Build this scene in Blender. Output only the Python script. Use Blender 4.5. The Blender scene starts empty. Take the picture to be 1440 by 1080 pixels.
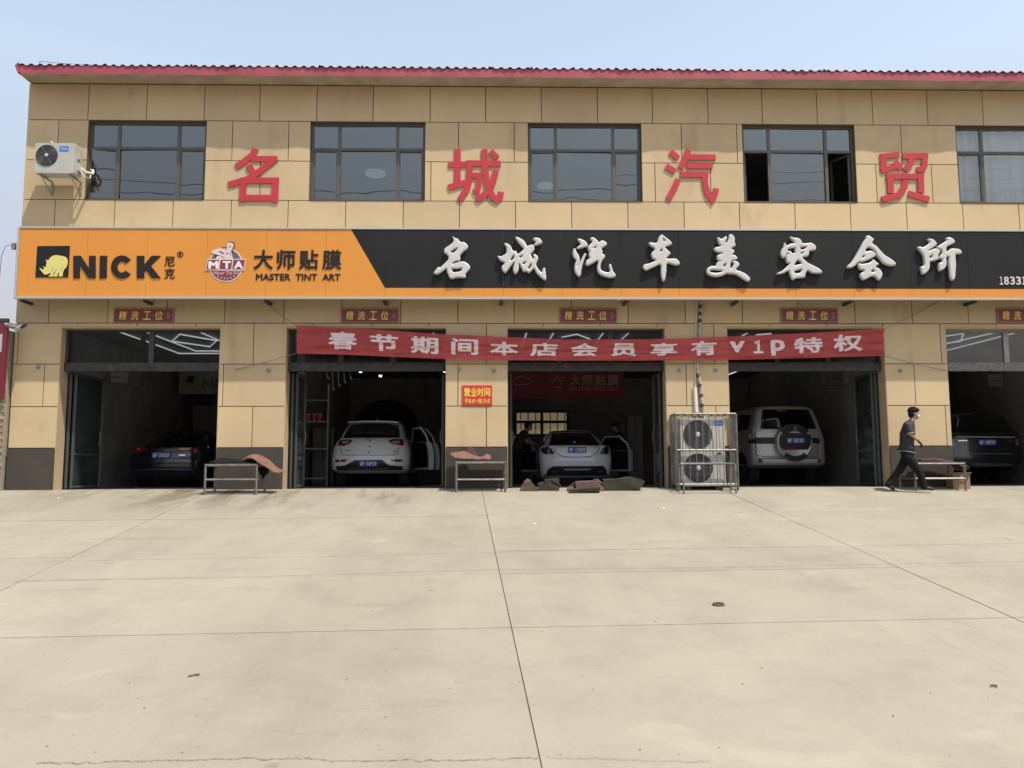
import bpy, bmesh, math, random
import numpy as np
from mathutils import Vector, Matrix
random.seed(7)
RAD = math.radians
scn = bpy.context.scene
COL = scn.collection

# ------------------------------------------------------------------ camera, world, sun, exposure
CAM = Vector((0.0, -17.8, 0.284))
YAW, PITCH, ROLL, FPX = 0.0233, 0.1060, -0.0033, 1195.0
cyw, syw, cp, sp = math.cos(YAW), math.sin(YAW), math.cos(PITCH), math.sin(PITCH)
FWD = Vector((syw*cp, cyw*cp, sp)); R0 = Vector((cyw, -syw, 0)); U0 = R0.cross(FWD)
RT = math.cos(ROLL)*R0 + math.sin(ROLL)*U0; UP = -math.sin(ROLL)*R0 + math.cos(ROLL)*U0
cam_d = bpy.data.cameras.new('camera'); cam = bpy.data.objects.new('camera', cam_d); COL.objects.link(cam)
cam.matrix_world = Matrix(((RT.x, UP.x, -FWD.x, CAM.x), (RT.y, UP.y, -FWD.y, CAM.y), (RT.z, UP.z, -FWD.z, CAM.z), (0, 0, 0, 1)))
cam_d.sensor_width = 36; cam_d.lens = FPX/1440*36; cam_d.clip_end = 3000; cam_d.clip_start = 0.05
scn.camera = cam

SUN = Vector((1.05, -1.0, 3.0)).normalized()
SUN_EL = math.asin(SUN.z)
world = bpy.data.worlds.new('World'); scn.world = world; world.use_nodes = True
wn = world.node_tree.nodes; wl_ = world.node_tree.links
sky = wn.new('ShaderNodeTexSky'); sky.sky_type = 'NISHITA'; sky.sun_disc = False
sky.sun_elevation = SUN_EL; sky.sun_rotation = math.atan2(SUN.x, SUN.y)
sky.altitude = 50; sky.air_density = 2.0; sky.dust_density = 2.0; sky.ozone_density = 1.0
wn['Background'].inputs['Strength'].default_value = 0.15
hz_ = wn.new('ShaderNodeHueSaturation'); hz_.inputs['Saturation'].default_value = .74; hz_.inputs['Value'].default_value = 1.0   # milky summer haze
wl_.new(sky.outputs['Color'], hz_.inputs['Color']); 
tc_ = wn.new('ShaderNodeTexCoord'); sx_ = wn.new('ShaderNodeSeparateXYZ'); mr_ = wn.new('ShaderNodeMapRange'); mr_.inputs[1].default_value = .0; mr_.inputs[2].default_value = .42; mr_.inputs[3].default_value = 0; mr_.inputs[4].default_value = 1.0
wl_.new(tc_.outputs['Generated'], sx_.inputs[0]); wl_.new(sx_.outputs['Z'], mr_.inputs[0])
rp_ = wn.new('ShaderNodeValToRGB'); rp_.color_ramp.elements[0].color = (.44, .39, .50, 1); rp_.color_ramp.elements[1].color = (1.02, .98, 1, 1); rp_.color_ramp.elements.new(.45).color = (.69, .62, .73, 1); rp_.color_ramp.elements.new(.65).color = (.80, .73, .79, 1)
ml_ = wn.new('ShaderNodeVectorMath'); ml_.operation = 'MULTIPLY'; wl_.new(mr_.outputs[0], rp_.inputs['Fac']); wl_.new(hz_.outputs['Color'], ml_.inputs[0]); wl_.new(rp_.outputs['Color'], ml_.inputs[1]); wl_.new(ml_.outputs[0], wn['Background'].inputs['Color'])
sun_d = bpy.data.lights.new('sun', 'SUN'); sun_d.energy = 4.0; sun_d.angle = RAD(0.7); sun_d.color = (1.0, 0.93, 0.82)
sun = bpy.data.objects.new('sun', sun_d); COL.objects.link(sun); sun.location = (5, -20, 25)
sun.rotation_euler = SUN.to_track_quat('Z', 'Y').to_euler()
scn.view_settings.view_transform = 'Standard'; scn.view_settings.look = 'None'
scn.view_settings.exposure = 0.50; scn.view_settings.gamma = 1.0; scn.view_settings.use_curve_mapping = False

# ------------------------------------------------------------------ measuring helpers (photo measurements -> places)
def ray(px, py):
    return (FWD + RT*((px-720)/FPX) - UP*((py-540)/FPX))
def at(px, py, Y=0.0):
    d = ray(px, py); return CAM + d*((Y-CAM.y)/d.y)
def on_z(px, py, z):
    d = ray(px, py); return CAM + d*((z-CAM.z)/d.z)
def X(px, py=570, Y=0.0): return at(px, py, Y).x
def Z(py, px=720, Y=0.0): return at(px, py, Y).z
_g = ray(635, 525); SLOPE = _g.z/_g.y                      # yard rises towards the shop
def gz(y): return SLOPE*y if y < 0 else 0.0
def on_ground(px, py):
    d = ray(px, py); t = (SLOPE*CAM.y - CAM.z)/(d.z - SLOPE*d.y); return CAM + d*t

# ------------------------------------------------------------------ materials
MATS = {}
def sl(r, g, b):
    f = lambda c: (c/255/12.92) if c/255 <= .04045 else ((c/255+.055)/1.055)**2.4
    return (f(r), f(g), f(b))
def mat(name, col, rough=.6, metal=0., spec=.5, noise=0., nscale=4., bump=0., bscale=60., emit=None, coat=0., col2=None, detail=6, alpha=1., streak=False):
    if name in MATS: return MATS[name]
    m = bpy.data.materials.new(name); m.use_nodes = True; MATS[name] = m
    nt = m.node_tree; b = nt.nodes['Principled BSDF']
    b.inputs['Base Color'].default_value = (*col, 1); b.inputs['Roughness'].default_value = rough
    b.inputs['Metallic'].default_value = metal; b.inputs['Specular IOR Level'].default_value = spec
    b.inputs['Coat Weight'].default_value = coat; b.inputs['Coat Roughness'].default_value = .06
    b.inputs['Alpha'].default_value = alpha
    geo = nt.nodes.new('ShaderNodeNewGeometry'); src = geo.outputs['Position']
    if streak:
        mp = nt.nodes.new('ShaderNodeMapping'); mp.inputs['Scale'].default_value = (1, 1, .22)
        nt.links.new(src, mp.inputs['Vector']); src = mp.outputs['Vector']
    if noise > 0:
        n = nt.nodes.new('ShaderNodeTexNoise'); n.inputs['Scale'].default_value = nscale; n.inputs['Detail'].default_value = detail
        n.inputs['Roughness'].default_value = .65
        nt.links.new(src, n.inputs['Vector'])
        r = nt.nodes.new('ShaderNodeValToRGB'); c2 = col2 or tuple(c*(1-noise) for c in col)
        r.color_ramp.elements[0].position = .35; r.color_ramp.elements[0].color = (*c2, 1)
        r.color_ramp.elements[1].position = .62; r.color_ramp.elements[1].color = (*col, 1)
        nt.links.new(n.outputs['Fac'], r.inputs['Fac']); nt.links.new(r.outputs['Color'], b.inputs['Base Color'])
    if bump > 0:
        n2 = nt.nodes.new('ShaderNodeTexNoise'); n2.inputs['Scale'].default_value = bscale; n2.inputs['Detail'].default_value = 4
        nt.links.new(geo.outputs['Position'], n2.inputs['Vector'])
        bp = nt.nodes.new('ShaderNodeBump'); bp.inputs['Strength'].default_value = bump; bp.inputs['Distance'].default_value = .01
        nt.links.new(n2.outputs['Fac'], bp.inputs['Height']); nt.links.new(bp.outputs['Normal'], b.inputs['Normal'])
    if emit:
        b.inputs['Emission Color'].default_value = (*emit[0], 1); b.inputs['Emission Strength'].default_value = emit[1]
    return m

def tile_material():
    m = bpy.data.materials.new('wall_tile'); m.use_nodes = True; nt = m.node_tree; N = nt.nodes; L = nt.links
    b = N['Principled BSDF']; b.inputs['Roughness'].default_value = .78; b.inputs['Specular IOR Level'].default_value = .25
    geo = N.new('ShaderNodeNewGeometry'); oi = N.new('ShaderNodeObjectInfo')
    n = N.new('ShaderNodeTexNoise'); n.inputs['Scale'].default_value = .9; n.inputs['Detail'].default_value = 5
    L.new(geo.outputs['Position'], n.inputs['Vector'])
    mp = N.new('ShaderNodeMapping'); mp.inputs['Scale'].default_value = (1.6, 1, .55); L.new(geo.outputs['Position'], mp.inputs['Vector'])
    s = N.new('ShaderNodeTexNoise'); s.inputs['Scale'].default_value = 1.1; s.inputs['Detail'].default_value = 6; L.new(mp.outputs['Vector'], s.inputs['Vector'])
    f = N.new('ShaderNodeTexNoise'); f.inputs['Scale'].default_value = 160; f.inputs['Detail'].default_value = 3; L.new(geo.outputs['Position'], f.inputs['Vector'])
    def ramp(src, p0, c0, p1, c1):
        r = N.new('ShaderNodeValToRGB'); r.color_ramp.elements[0].position = p0; r.color_ramp.elements[0].color = (*c0, 1)
        r.color_ramp.elements[1].position = p1; r.color_ramp.elements[1].color = (*c1, 1); L.new(src, r.inputs['Fac']); return r.outputs['Color']
    def mul(a, c):
        x = N.new('ShaderNodeMix'); x.data_type = 'RGBA'; x.blend_type = 'MULTIPLY'; x.inputs['Factor'].default_value = 1
        L.new(a, x.inputs[6]); L.new(c, x.inputs[7]); return x.outputs[2]
    c = ramp(n.outputs['Fac'], .3, (.468, .364, .216), .7, (.522, .408, .244))
    c = mul(c, ramp(s.outputs['Fac'], .25, (.80, .78, .76), .42, (1, 1, 1)))
    c = mul(c, ramp(f.outputs['Fac'], .3, (.93, .93, .93), .7, (1.03, 1.03, 1.03)))
    c = mul(c, ramp(oi.outputs['Random'], 0, (.91, .91, .92), 1, (1.05, 1.04, 1.03)))
    L.new(c, b.inputs['Base Color'])
    bp = N.new('ShaderNodeBump'); bp.inputs['Strength'].default_value = .35; bp.inputs['Distance'].default_value = .004
    L.new(f.outputs['Fac'], bp.inputs['Height']); L.new(bp.outputs['Normal'], b.inputs['Normal'])
    MATS['wall_tile'] = m; return m

def concrete_material():
    m = bpy.data.materials.new('yard_concrete'); m.use_nodes = True; nt = m.node_tree; N = nt.nodes; L = nt.links
    b = N['Principled BSDF']; b.inputs['Roughness'].default_value = .85; b.inputs['Specular IOR Level'].default_value = .2
    geo = N.new('ShaderNodeNewGeometry'); P = geo.outputs['Position']; oi = N.new('ShaderNodeObjectInfo')
    def noise(sc, det=6, vec=P, rough=.6, dist=0.):
        n = N.new('ShaderNodeTexNoise'); n.inputs['Scale'].default_value = sc; n.inputs['Detail'].default_value = det
        n.inputs['Roughness'].default_value = rough; n.inputs['Distortion'].default_value = dist; L.new(vec, n.inputs['Vector']); return n.outputs['Fac']
    def ramp(src, p0, c0, p1, c1):
        r = N.new('ShaderNodeValToRGB'); r.color_ramp.elements[0].position = p0; r.color_ramp.elements[0].color = (*c0, 1)
        r.color_ramp.elements[1].position = p1; r.color_ramp.elements[1].color = (*c1, 1); L.new(src, r.inputs['Fac']); return r.outputs['Color']
    def mul(a, c, fac=None):
        x = N.new('ShaderNodeMix'); x.data_type = 'RGBA'; x.blend_type = 'MULTIPLY'; x.inputs['Factor'].default_value = 1
        if fac is not None: L.new(fac, x.inputs['Factor'])
        L.new(a, x.inputs[6]); L.new(c, x.inputs[7]); return x.outputs[2]
    c = ramp(noise(.22, 8), .3, (.262, .239, .187), .7, (.296, .271, .215))
    c = mul(c, ramp(noise(1.3, 8, rough=.7), .32, (.88, .88, .87), .55, (1, 1, 1)))
    mp = N.new('ShaderNodeMapping'); mp.inputs['Scale'].default_value = (.9, .16, 1); mp.inputs['Rotation'].default_value = (0, 0, .05); L.new(P, mp.inputs['Vector'])
    c = mul(c, ramp(noise(1.0, 6, mp.outputs['Vector']), .3, (.88, .88, .87), .55, (1, 1, 1)))   # tyre tracks and broom drag
    c = mul(c, ramp(noise(4.5, 3, rough=.5, dist=.6), .20, (.86, .85, .84), .30, (1, 1, 1)))
    c = mul(c, ramp(noise(16, 5, rough=.75), .26, (.84, .83, .82), .38, (1, 1, 1)))
    c = mul(c, ramp(noise(95, 4, rough=.8), .3, (.90, .90, .895), .7, (1.06, 1.06, 1.06)))
    c = mul(c, ramp(oi.outputs['Random'], 0, (.965, .965, .97), 1, (1.02, 1.015, 1.01)))
    for rot_, sc_, lo_, hi_ in ((1.25, (.35, 2.6, 1), .60, .66), (-.35, (2.2, .22, 1), .62, .70)):      # tyre scuffs and broom lines
        mq = N.new('ShaderNodeMapping'); mq.inputs['Scale'].default_value = sc_; mq.inputs['Rotation'].default_value = (0, 0, rot_); L.new(P, mq.inputs['Vector'])
        c = mul(c, ramp(noise(1.0, 7, mq.outputs['Vector'], .7), lo_, (1, 1, 1), hi_, (.90, .89, .875)))
    c = mul(c, ramp(noise(2.6, 2, rough=.4), .76, (1, 1, 1), .79, (.84, .82, .80)))                    # isolated oil drips
    c = mul(c, ramp(noise(.7, 3, rough=.5, dist=1.2), .66, (1, 1, 1), .72, (1.09, 1.09, 1.085)))         # pale scraped patches
    # wash water run-off marks in front of the left-hand bays
    sep = N.new('ShaderNodeSeparateXYZ'); L.new(P, sep.inputs['Vector'])
    def rng(v, a0, a1, b0, b1):
        r = N.new('ShaderNodeMapRange'); r.inputs[1].default_value = a0; r.inputs[2].default_value = a1; r.inputs[3].default_value = b0; r.inputs[4].default_value = b1
        L.new(v, r.inputs[0]); return r.outputs[0]
    def mth(op, a, c2):
        x = N.new('ShaderNodeMath'); x.operation = op; L.new(a, x.inputs[0])
        if isinstance(c2, float): x.inputs[1].default_value = c2
        else: L.new(c2, x.inputs[1])
        return x.outputs[0]
    mk = mth('MULTIPLY', rng(sep.outputs['Y'], -3.2, -.3, 0, 1), mth('MULTIPLY', rng(sep.outputs['X'], -9.5, -7.0, 0, 1), rng(sep.outputs['X'], -2.0, .2, 1, 0)))
    mp2 = N.new('ShaderNodeMapping'); mp2.inputs['Scale'].default_value = (1.6, .35, 1); mp2.inputs['Rotation'].default_value = (0, 0, -.9); L.new(P, mp2.inputs['Vector'])
    sr = N.new('ShaderNodeValToRGB'); sr.color_ramp.elements[0].position = .48; sr.color_ramp.elements[1].position = .60; L.new(noise(1.0, 5, mp2.outputs['Vector']), sr.inputs['Fac'])
    mk = mth('MULTIPLY', mk, sr.outputs['Color'])
    dk = N.new('ShaderNodeRGB'); dk.outputs[0].default_value = (.50, .44, .37, 1)
    c = mul(c, dk.outputs[0], mk)
    L.new(c, b.inputs['Base Color'])
    bp = N.new('ShaderNodeBump'); bp.inputs['Strength'].default_value = .3; bp.inputs['Distance'].default_value = .006
    L.new(noise(40, 6), bp.inputs['Height']); L.new(bp.outputs['Normal'], b.inputs['Normal'])
    MATS['yard_concrete'] = m; return m

def glass_material(name, tint, refl, dust=0., rough=.01, dustcol=(.5, .5, .48), ior=1.5):
    """architectural glass: mirror-like share + tinted see-through share (+ a film of dust)"""
    if name in MATS: return MATS[name]
    m = bpy.data.materials.new(name); m.use_nodes = True; nt = m.node_tree; N = nt.nodes; L = nt.links
    N.remove(N['Principled BSDF']); out = N['Material Output']
    t = N.new('ShaderNodeBsdfTransparent'); t.inputs['Color'].default_value = (*tint, 1)
    g = N.new('ShaderNodeBsdfGlossy'); g.inputs['Roughness'].default_value = rough; g.inputs['Color'].default_value = (.95, .97, .93, 1)
    geo = N.new('ShaderNodeNewGeometry'); n = N.new('ShaderNodeTexNoise'); n.inputs['Scale'].default_value = .9; n.inputs['Detail'].default_value = 2
    L.new(geo.outputs['Position'], n.inputs['Vector'])
    bp = N.new('ShaderNodeBump'); bp.inputs['Strength'].default_value = .15; bp.inputs['Distance'].default_value = .02
    L.new(n.outputs['Fac'], bp.inputs['Height']); L.new(bp.outputs['Normal'], g.inputs['Normal'])
    mx = N.new('ShaderNodeMixShader'); fr = N.new('ShaderNodeFresnel'); fr.inputs['IOR'].default_value = ior
    ad = N.new('ShaderNodeMath'); ad.operation = 'ADD'; ad.inputs[1].default_value = refl; ad.use_clamp = True
    L.new(fr.outputs[0], ad.inputs[0]); L.new(ad.outputs[0], mx.inputs['Fac']); L.new(t.outputs[0], mx.inputs[1]); L.new(g.outputs[0], mx.inputs[2])
    last = mx.outputs[0]
    if dust > 0:
        d = N.new('ShaderNodeBsdfDiffuse'); d.inputs['Color'].default_value = (*dustcol, 1); m2 = N.new('ShaderNodeMixShader')
        n2 = N.new('ShaderNodeTexNoise'); n2.inputs['Scale'].default_value = 3; n2.inputs['Detail'].default_value = 6; L.new(geo.outputs['Position'], n2.inputs['Vector'])
        r = N.new('ShaderNodeMapRange'); r.inputs[1].default_value = .3; r.inputs[2].default_value = .7; r.inputs[3].default_value = dust*.5; r.inputs[4].default_value = dust*1.4
        L.new(n2.outputs['Fac'], r.inputs[0]); L.new(r.outputs[0], m2.inputs['Fac']); L.new(last, m2.inputs[1]); L.new(d.outputs[0], m2.inputs[2]); last = m2.outputs[0]
    L.new(last, out.inputs['Surface']); MATS[name] = m; return m

TILE = tile_material(); CONC = concrete_material()
JOINT = mat('joint_brown', (.10, .065, .035), .9)
REVEAL = mat('reveal_tan', (.42, .315, .19), .8, noise=.15, nscale=2)
BASE = mat('base_grey', (.062, .053, .044), .8, noise=.22, nscale=2.2, bump=.2, col2=(.050, .044, .037), spec=.3)
SOFFIT = mat('soffit_tan', (.42, .34, .25), .85, noise=.3, nscale=1.5)
ROOFRED = mat('roof_red', (.30, .055, .075), .5, noise=.35, nscale=5, col2=(.20, .05, .065))
FASCIA = mat('fascia_red', (.34, .06, .08), .42, noise=.25, nscale=3, streak=True)
RED = mat('letter_red', (.43, .025, .036), .4, noise=.12, nscale=2)
ORANGE = mat('sign_orange', (.58, .235, .036), .42, noise=.06, nscale=.8, spec=.4, streak=True)
BLACKP = mat('sign_black', (.013, .0135, .0135), .55, noise=.15, nscale=1.0, spec=.22)
SIGNMET = mat('sign_trim', (.45, .435, .40), .35, metal=.4)
INK = mat('ink_black', (.013, .010, .009), .5, spec=.3)
WHITEL = mat('white_letter', (.50, .495, .47), .42, noise=.10, nscale=3, streak=True)
YEL = mat('logo_yellow', (.58, .52, .16), .5)
NAVY = mat('logo_navy', (.035, .03, .08), .5); MAROON = mat('logo_maroon', (.17, .03, .038), .5); PINKW = mat('logo_white', (.58, .47, .44), .5)
PLAQ = mat('plaque_maroon', (.17, .028, .035), .35, noise=.15, nscale=4); GOLD = mat('plaque_gold', (.72, .50, .12), .45); PLAQT = mat('plaque_edge', (.30, .13, .09), .4)
NOTICE = mat('notice_red', (.50, .025, .02), .4); NYEL = mat('notice_yellow', (.60, .48, .07), .5)
WINFR = mat('window_frame', (.085, .080, .068), .45, noise=.2, nscale=5)
STEEL = mat('galvanised', (.22, .22, .20), .45, metal=.5, noise=.3, nscale=9, col2=(.13, .12, .105))
STEELD = mat('dull_steel', (.30, .31, .29), .5, metal=.4, noise=.3, nscale=7)
DARKM = mat('dark_metal', (.035, .036, .036), .5, noise=.3, nscale=5)
ACW = mat('ac_white', (.40, .395, .36), .45, noise=.1, nscale=3); ACG = mat('ac_grille', (.035, .037, .042), .5); ACB = mat('ac_blue', (.02, .17, .52), .4)
RUBBER = mat('rubber', (.02, .02, .02), .8)
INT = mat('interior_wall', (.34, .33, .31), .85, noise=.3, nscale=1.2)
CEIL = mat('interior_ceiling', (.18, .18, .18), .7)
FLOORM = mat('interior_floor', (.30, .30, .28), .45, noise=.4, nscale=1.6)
LED = mat('led_strip', (.8, .8, .8), .5, emit=((.95, .98, 1.0), .55))
GLASSW = glass_material('window_glass', (.42, .46, .47), .10)
GLASSC = glass_material('clear_glass', (.88, .9, .9), .02)
GLASST = glass_material('transom_glass', (.66, .68, .68), .0, dust=.006, ior=1.2)
GLASSD = glass_material('dusty_transom_glass', (.6, .62, .62), .02, dust=.045)
GLASSL = glass_material('door_leaf_glass', (.5, .56, .54), .01, dust=.07, dustcol=(.32, .38, .36))

# ------------------------------------------------------------------ mesh builder
class MB:
    def __init__(s): s.v = []; s.f = []
    def box(s, x0, x1, y0, y1, z0, z1):
        b = len(s.v); s.v += [(x, y, z) for x in (x0, x1) for y in (y0, y1) for z in (z0, z1)]
        for q in ((0, 1, 3, 2), (4, 6, 7, 5), (0, 4, 5, 1), (2, 3, 7, 6), (0, 2, 6, 4), (1, 5, 7, 3)): s.f.append([b+i for i in q])
        return s
    def prism(s, pts, y0, y1):                     # polygon in x,z (any winding) given depth y0 (front) .. y1 (back)
        a = sum(pts[i][0]*pts[(i+1) % len(pts)][1]-pts[(i+1) % len(pts)][0]*pts[i][1] for i in range(len(pts)))
        if a < 0: pts = pts[::-1]
        b = len(s.v); n = len(pts); s.v += [(x, y0, z) for x, z in pts] + [(x, y1, z) for x, z in pts]
        s.f.append([b+i for i in range(n)]); s.f.append([b+n+i for i in range(n)][::-1])
        for i in range(n): j = (i+1) % n; s.f.append([b+i, b+n+i, b+n+j, b+j])
        return s
    def stroke(s, line, w, y0, y1):                # flat-ended thick polyline in x,z
        L, Rr = [], []; n = len(line)
        for i, (x, z) in enumerate(line):
            d1 = Vector((x-line[i-1][0], z-line[i-1][1])).normalized() if i else None
            d2 = Vector((line[i+1][0]-x, line[i+1][1]-z)).normalized() if i < n-1 else None
            d = ((d1 or d2)+(d2 or d1)).normalized(); k = 1/max(.5, d.dot(d1 or d2)); nn = Vector((-d.y, d.x))*(w/2*k)
            L.append((x+nn.x, z+nn.y)); Rr.append((x-nn.x, z-nn.y))
        for i in range(n-1): s.prism([L[i], L[i+1], Rr[i+1], Rr[i]], y0, y1)
        return s
    def tube(s, pts, r, seg=8, cap=True):
        pts = [Vector(p) for p in pts]; b = len(s.v); n = len(pts); rs = r if isinstance(r, (list, tuple)) else [r]*n
        prev = None
        for i, p in enumerate(pts):
            d = ((pts[min(i+1, n-1)]-pts[max(i-1, 0)])).normalized()
            if prev is None: a = d.orthogonal().normalized()
            else: a = (prev - d*prev.dot(d)).normalized()
            prev = a; c = d.cross(a)
            for k in range(seg):
                t = 2*math.pi*(k+.5)/seg; s.v.append(tuple(p+(a*math.cos(t)+c*math.sin(t))*rs[i]))
        for i in range(n-1):
            for k in range(seg):
                k2 = (k+1) % seg; s.f.append([b+i*seg+k, b+i*seg+k2, b+(i+1)*seg+k2, b+(i+1)*seg+k])
        if cap: s.f.append([b+k for k in range(seg)][::-1]); s.f.append([b+(n-1)*seg+k for k in range(seg)])
        return s
    def bar(s, a, c, w):                            # square section bar
        return s.tube([a, c], w*.7071, 4)
    def rev(s, c, axis, prof, seg=32):              # prof: (radius, along axis)
        ax = Vector(axis).normalized(); a = ax.orthogonal().normalized(); d = ax.cross(a); c = Vector(c); b = len(s.v); n = len(prof)
        for r, h in prof:
            for k in range(seg):
                t = 2*math.pi*k/seg; s.v.append(tuple(c+ax*h+(a*math.cos(t)+d*math.sin(t))*r))
        for i in range(n-1):
            for k in range(seg):
                k2 = (k+1) % seg; s.f.append([b+i*seg+k, b+i*seg+k2, b+(i+1)*seg+k2, b+(i+1)*seg+k])
        s.f.append([b+k for k in range(seg)][::-1]); s.f.append([b+(n-1)*seg+k for k in range(seg)])
        return s
    def grid(s, fn, nu, nv):
        b = len(s.v)
        for i in range(nu+1):
            for j in range(nv+1): s.v.append(tuple(fn(i/nu, j/nv)))
        for i in range(nu):
            for j in range(nv):
                q = b+i*(nv+1)+j; s.f.append([q, q+nv+1, q+nv+2, q+1])
        return s
    def sheet(s, fn, nu, nv, th):                   # grid with thickness along -z of fn
        b = len(s.v); s.grid(fn, nu, nv); m = len(s.v)-b; nf = len(s.f)
        top = s.v[b:b+m]; s.v += [(x, y, z-th) for x, y, z in top]
        fs = s.f[nf-nu*nv:]; s.f += [[i+m for i in q][::-1] for q in fs]
        for i in range(nu):
            for j0 in (0, nv):
                q = b+i*(nv+1)+j0; r = q+nv+1; s.f.append([q, r, r+m, q+m] if j0 else [q, q+m, r+m, r])
        for j in range(nv):
            for i0 in (0, nu):
                q = b+i0*(nv+1)+j; r = q+1; s.f.append([q, q+m, r+m, r] if i0 else [q, r, r+m, q+m])
        return s

WLOC = {}
def build(name, mb, m, parent=None, smooth=False, label=None, kind=None, flat_ang=None):
    vs = np.array(mb.v, dtype=float); c = (vs.min(0)+vs.max(0))/2
    me = bpy.data.meshes.new(name); me.from_pydata([tuple(p-c) for p in vs], [], mb.f)
    bm = bmesh.new(); bm.from_mesh(me); bmesh.ops.remove_doubles(bm, verts=bm.verts, dist=1e-5) if smooth else None
    bmesh.ops.recalc_face_normals(bm, faces=bm.faces)
    if smooth:
        for f in bm.faces: f.smooth = True
        for e in bm.edges:
            if len(e.link_faces) == 2 and e.calc_face_angle(0) > (flat_ang or RAD(38)): e.smooth = False
    bm.to_mesh(me); bm.free(); me.materials.append(m)
    o = bpy.data.objects.new(name, me); COL.objects.link(o); c = Vector(c); WLOC[o.name] = c
    if parent is not None: o.parent = parent; o.location = c - WLOC[parent.name]
    else: o.location = c
    if label: o['label'] = label
    if kind: o['kind'] = kind
    return o
def thing(name, label, cat, loc, group=None):
    o = bpy.data.objects.new(name, None); o.empty_display_size = .2; COL.objects.link(o); o.location = loc; WLOC[o.name] = Vector(loc)
    o['label'] = label; o['category'] = cat
    if group: o['group'] = group
    return o
def tag(o, label, cat, group=None):
    o['label'] = label; o['category'] = cat
    if group: o['group'] = group
    return o
def copy_part(o, parent, world, name=None):
    c = o.copy(); COL.objects.link(c); c.parent = parent; WLOC[c.name] = Vector(world)
    c.location = Vector(world) - (WLOC[parent.name] if parent else Vector()); return c

def sdf_edges(E, gx, gy):
    PX, PY = np.meshgrid(gx, gy, indexing='ij'); D = np.full(PX.shape, 1e9); I = np.zeros(PX.shape, int)
    for ax, ay, bx, by in E:
        ex, ey = bx-ax, by-ay; l2 = ex*ex+ey*ey+1e-12
        t = np.clip(((PX-ax)*ex+(PY-ay)*ey)/l2, 0, 1); D = np.minimum(D, np.hypot(PX-ax-t*ex, PY-ay-t*ey))
        if ay != by: I += ((ay > PY) != (by > PY)) & (PX < (bx-ax)*(PY-ay)/(by-ay)+ax)
    return np.where(I % 2 == 1, D, -D)
def march(F, gx, gy):
    """filled region F>0 -> 2d verts, faces, boundary pairs"""
    vid = {}; V = []; Fc = []; Bd = []
    def vert(x, y):
        k = (round(x, 5), round(y, 5))
        if k not in vid: vid[k] = len(V); V.append((x, y))
        return vid[k]
    ok = F > 0; n1, n2 = F.shape
    anyc = ok[:-1, :-1] | ok[1:, :-1] | ok[1:, 1:] | ok[:-1, 1:]
    for i, j in zip(*np.nonzero(anyc)):
        cs = [(gx[i], gy[j], F[i, j]), (gx[i+1], gy[j], F[i+1, j]), (gx[i+1], gy[j+1], F[i+1, j+1]), (gx[i], gy[j+1], F[i, j+1])]
        poly = []; cut = []
        for k in range(4):
            a, b = cs[k], cs[(k+1) % 4]
            if a[2] > 0: poly.append(vert(a[0], a[1]))
            if (a[2] > 0) != (b[2] > 0):
                t = a[2]/(a[2]-b[2]); q = vert(a[0]+(b[0]-a[0])*t, a[1]+(b[1]-a[1])*t); poly.append(q); cut.append(q)
        if len(set(poly)) >= 3: Fc.append(poly)
        for k in range(0, len(cut)-1, 2):
            if cut[k] != cut[k+1]: Bd.append((cut[k], cut[k+1]))
    return V, Fc, Bd
TXT = {}
def glyph(text, bold=0., res=3, shear=0., N=56):
    """letter shapes as a slab in the unit square; bold thickens the strokes through a distance field"""
    if text == '1': text = '\uff11'
    k = (text, bold, res, shear, N)
    if k in TXT: return TXT[k]
    cu = bpy.data.curves.new('t', 'FONT'); cu.body = text; cu.size = 1; cu.extrude = 0 if bold > 0 else .5; cu.resolution_u = res; cu.shear = shear
    o = bpy.data.objects.new('t', cu); COL.objects.link(o); dg = bpy.context.evaluated_depsgraph_get(); dg.update()
    me = o.evaluated_get(dg).to_mesh(); v = np.array([tuple(p.co) for p in me.vertices]); f = [list(p.vertices) for p in me.polygons]
    o.evaluated_get(dg).to_mesh_clear(); bpy.data.objects.remove(o); bpy.data.curves.remove(cu)
    if bold > 0:
        key = {}; m = [key.setdefault((round(p[0], 5), round(p[1], 5)), i) for i, p in enumerate(v)]
        cnt = {}
        for q in f:
            q = [m[i] for i in q]
            for a, b in zip(q, q[1:]+q[:1]):
                e = (min(a, b), max(a, b)); cnt[e] = cnt.get(e, 0)+1
        E = [(v[a][0], v[a][1], v[b][0], v[b][1]) for (a, b), c in cnt.items() if c == 1 and a != b]
        lo, hi = v[:, :2].min(0)-bold*1.4, v[:, :2].max(0)+bold*1.4; step = max(hi[1]-lo[1], min(hi[0]-lo[0], 1.0))/N
        gx = np.arange(lo[0], hi[0]+step, step); gy = np.arange(lo[1], hi[1]+step, step)
        V, Fc, Bd = march(sdf_edges(E, gx, gy)+bold, gx, gy); n = len(V)
        v = np.array([(x, y, .5) for x, y in V]+[(x, y, -.5) for x, y in V]); f = [q for q in Fc]+[[a, b, b+n, a+n] for a, b in Bd]
    lo, hi = v[:, :2].min(0), v[:, :2].max(0); v[:, :2] = (v[:, :2]-lo)/(hi-lo); TXT[k] = (v, f); return TXT[k]
def text_mb(mb, text, x0, x1, z0, z1, Y, depth, bold=0., warp=None, shear=0., N=56):
    v, f = glyph(text, bold, shear=shear, N=N); b = len(mb.v)
    for a, c, d in v:
        p = (x0+(x1-x0)*a, Y - depth*(d+.5), z0+(z1-z0)*c)
        mb.v.append(warp(*p) if warp else p)
    mb.f += [[b+i for i in q] for q in f]; return mb
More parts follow.
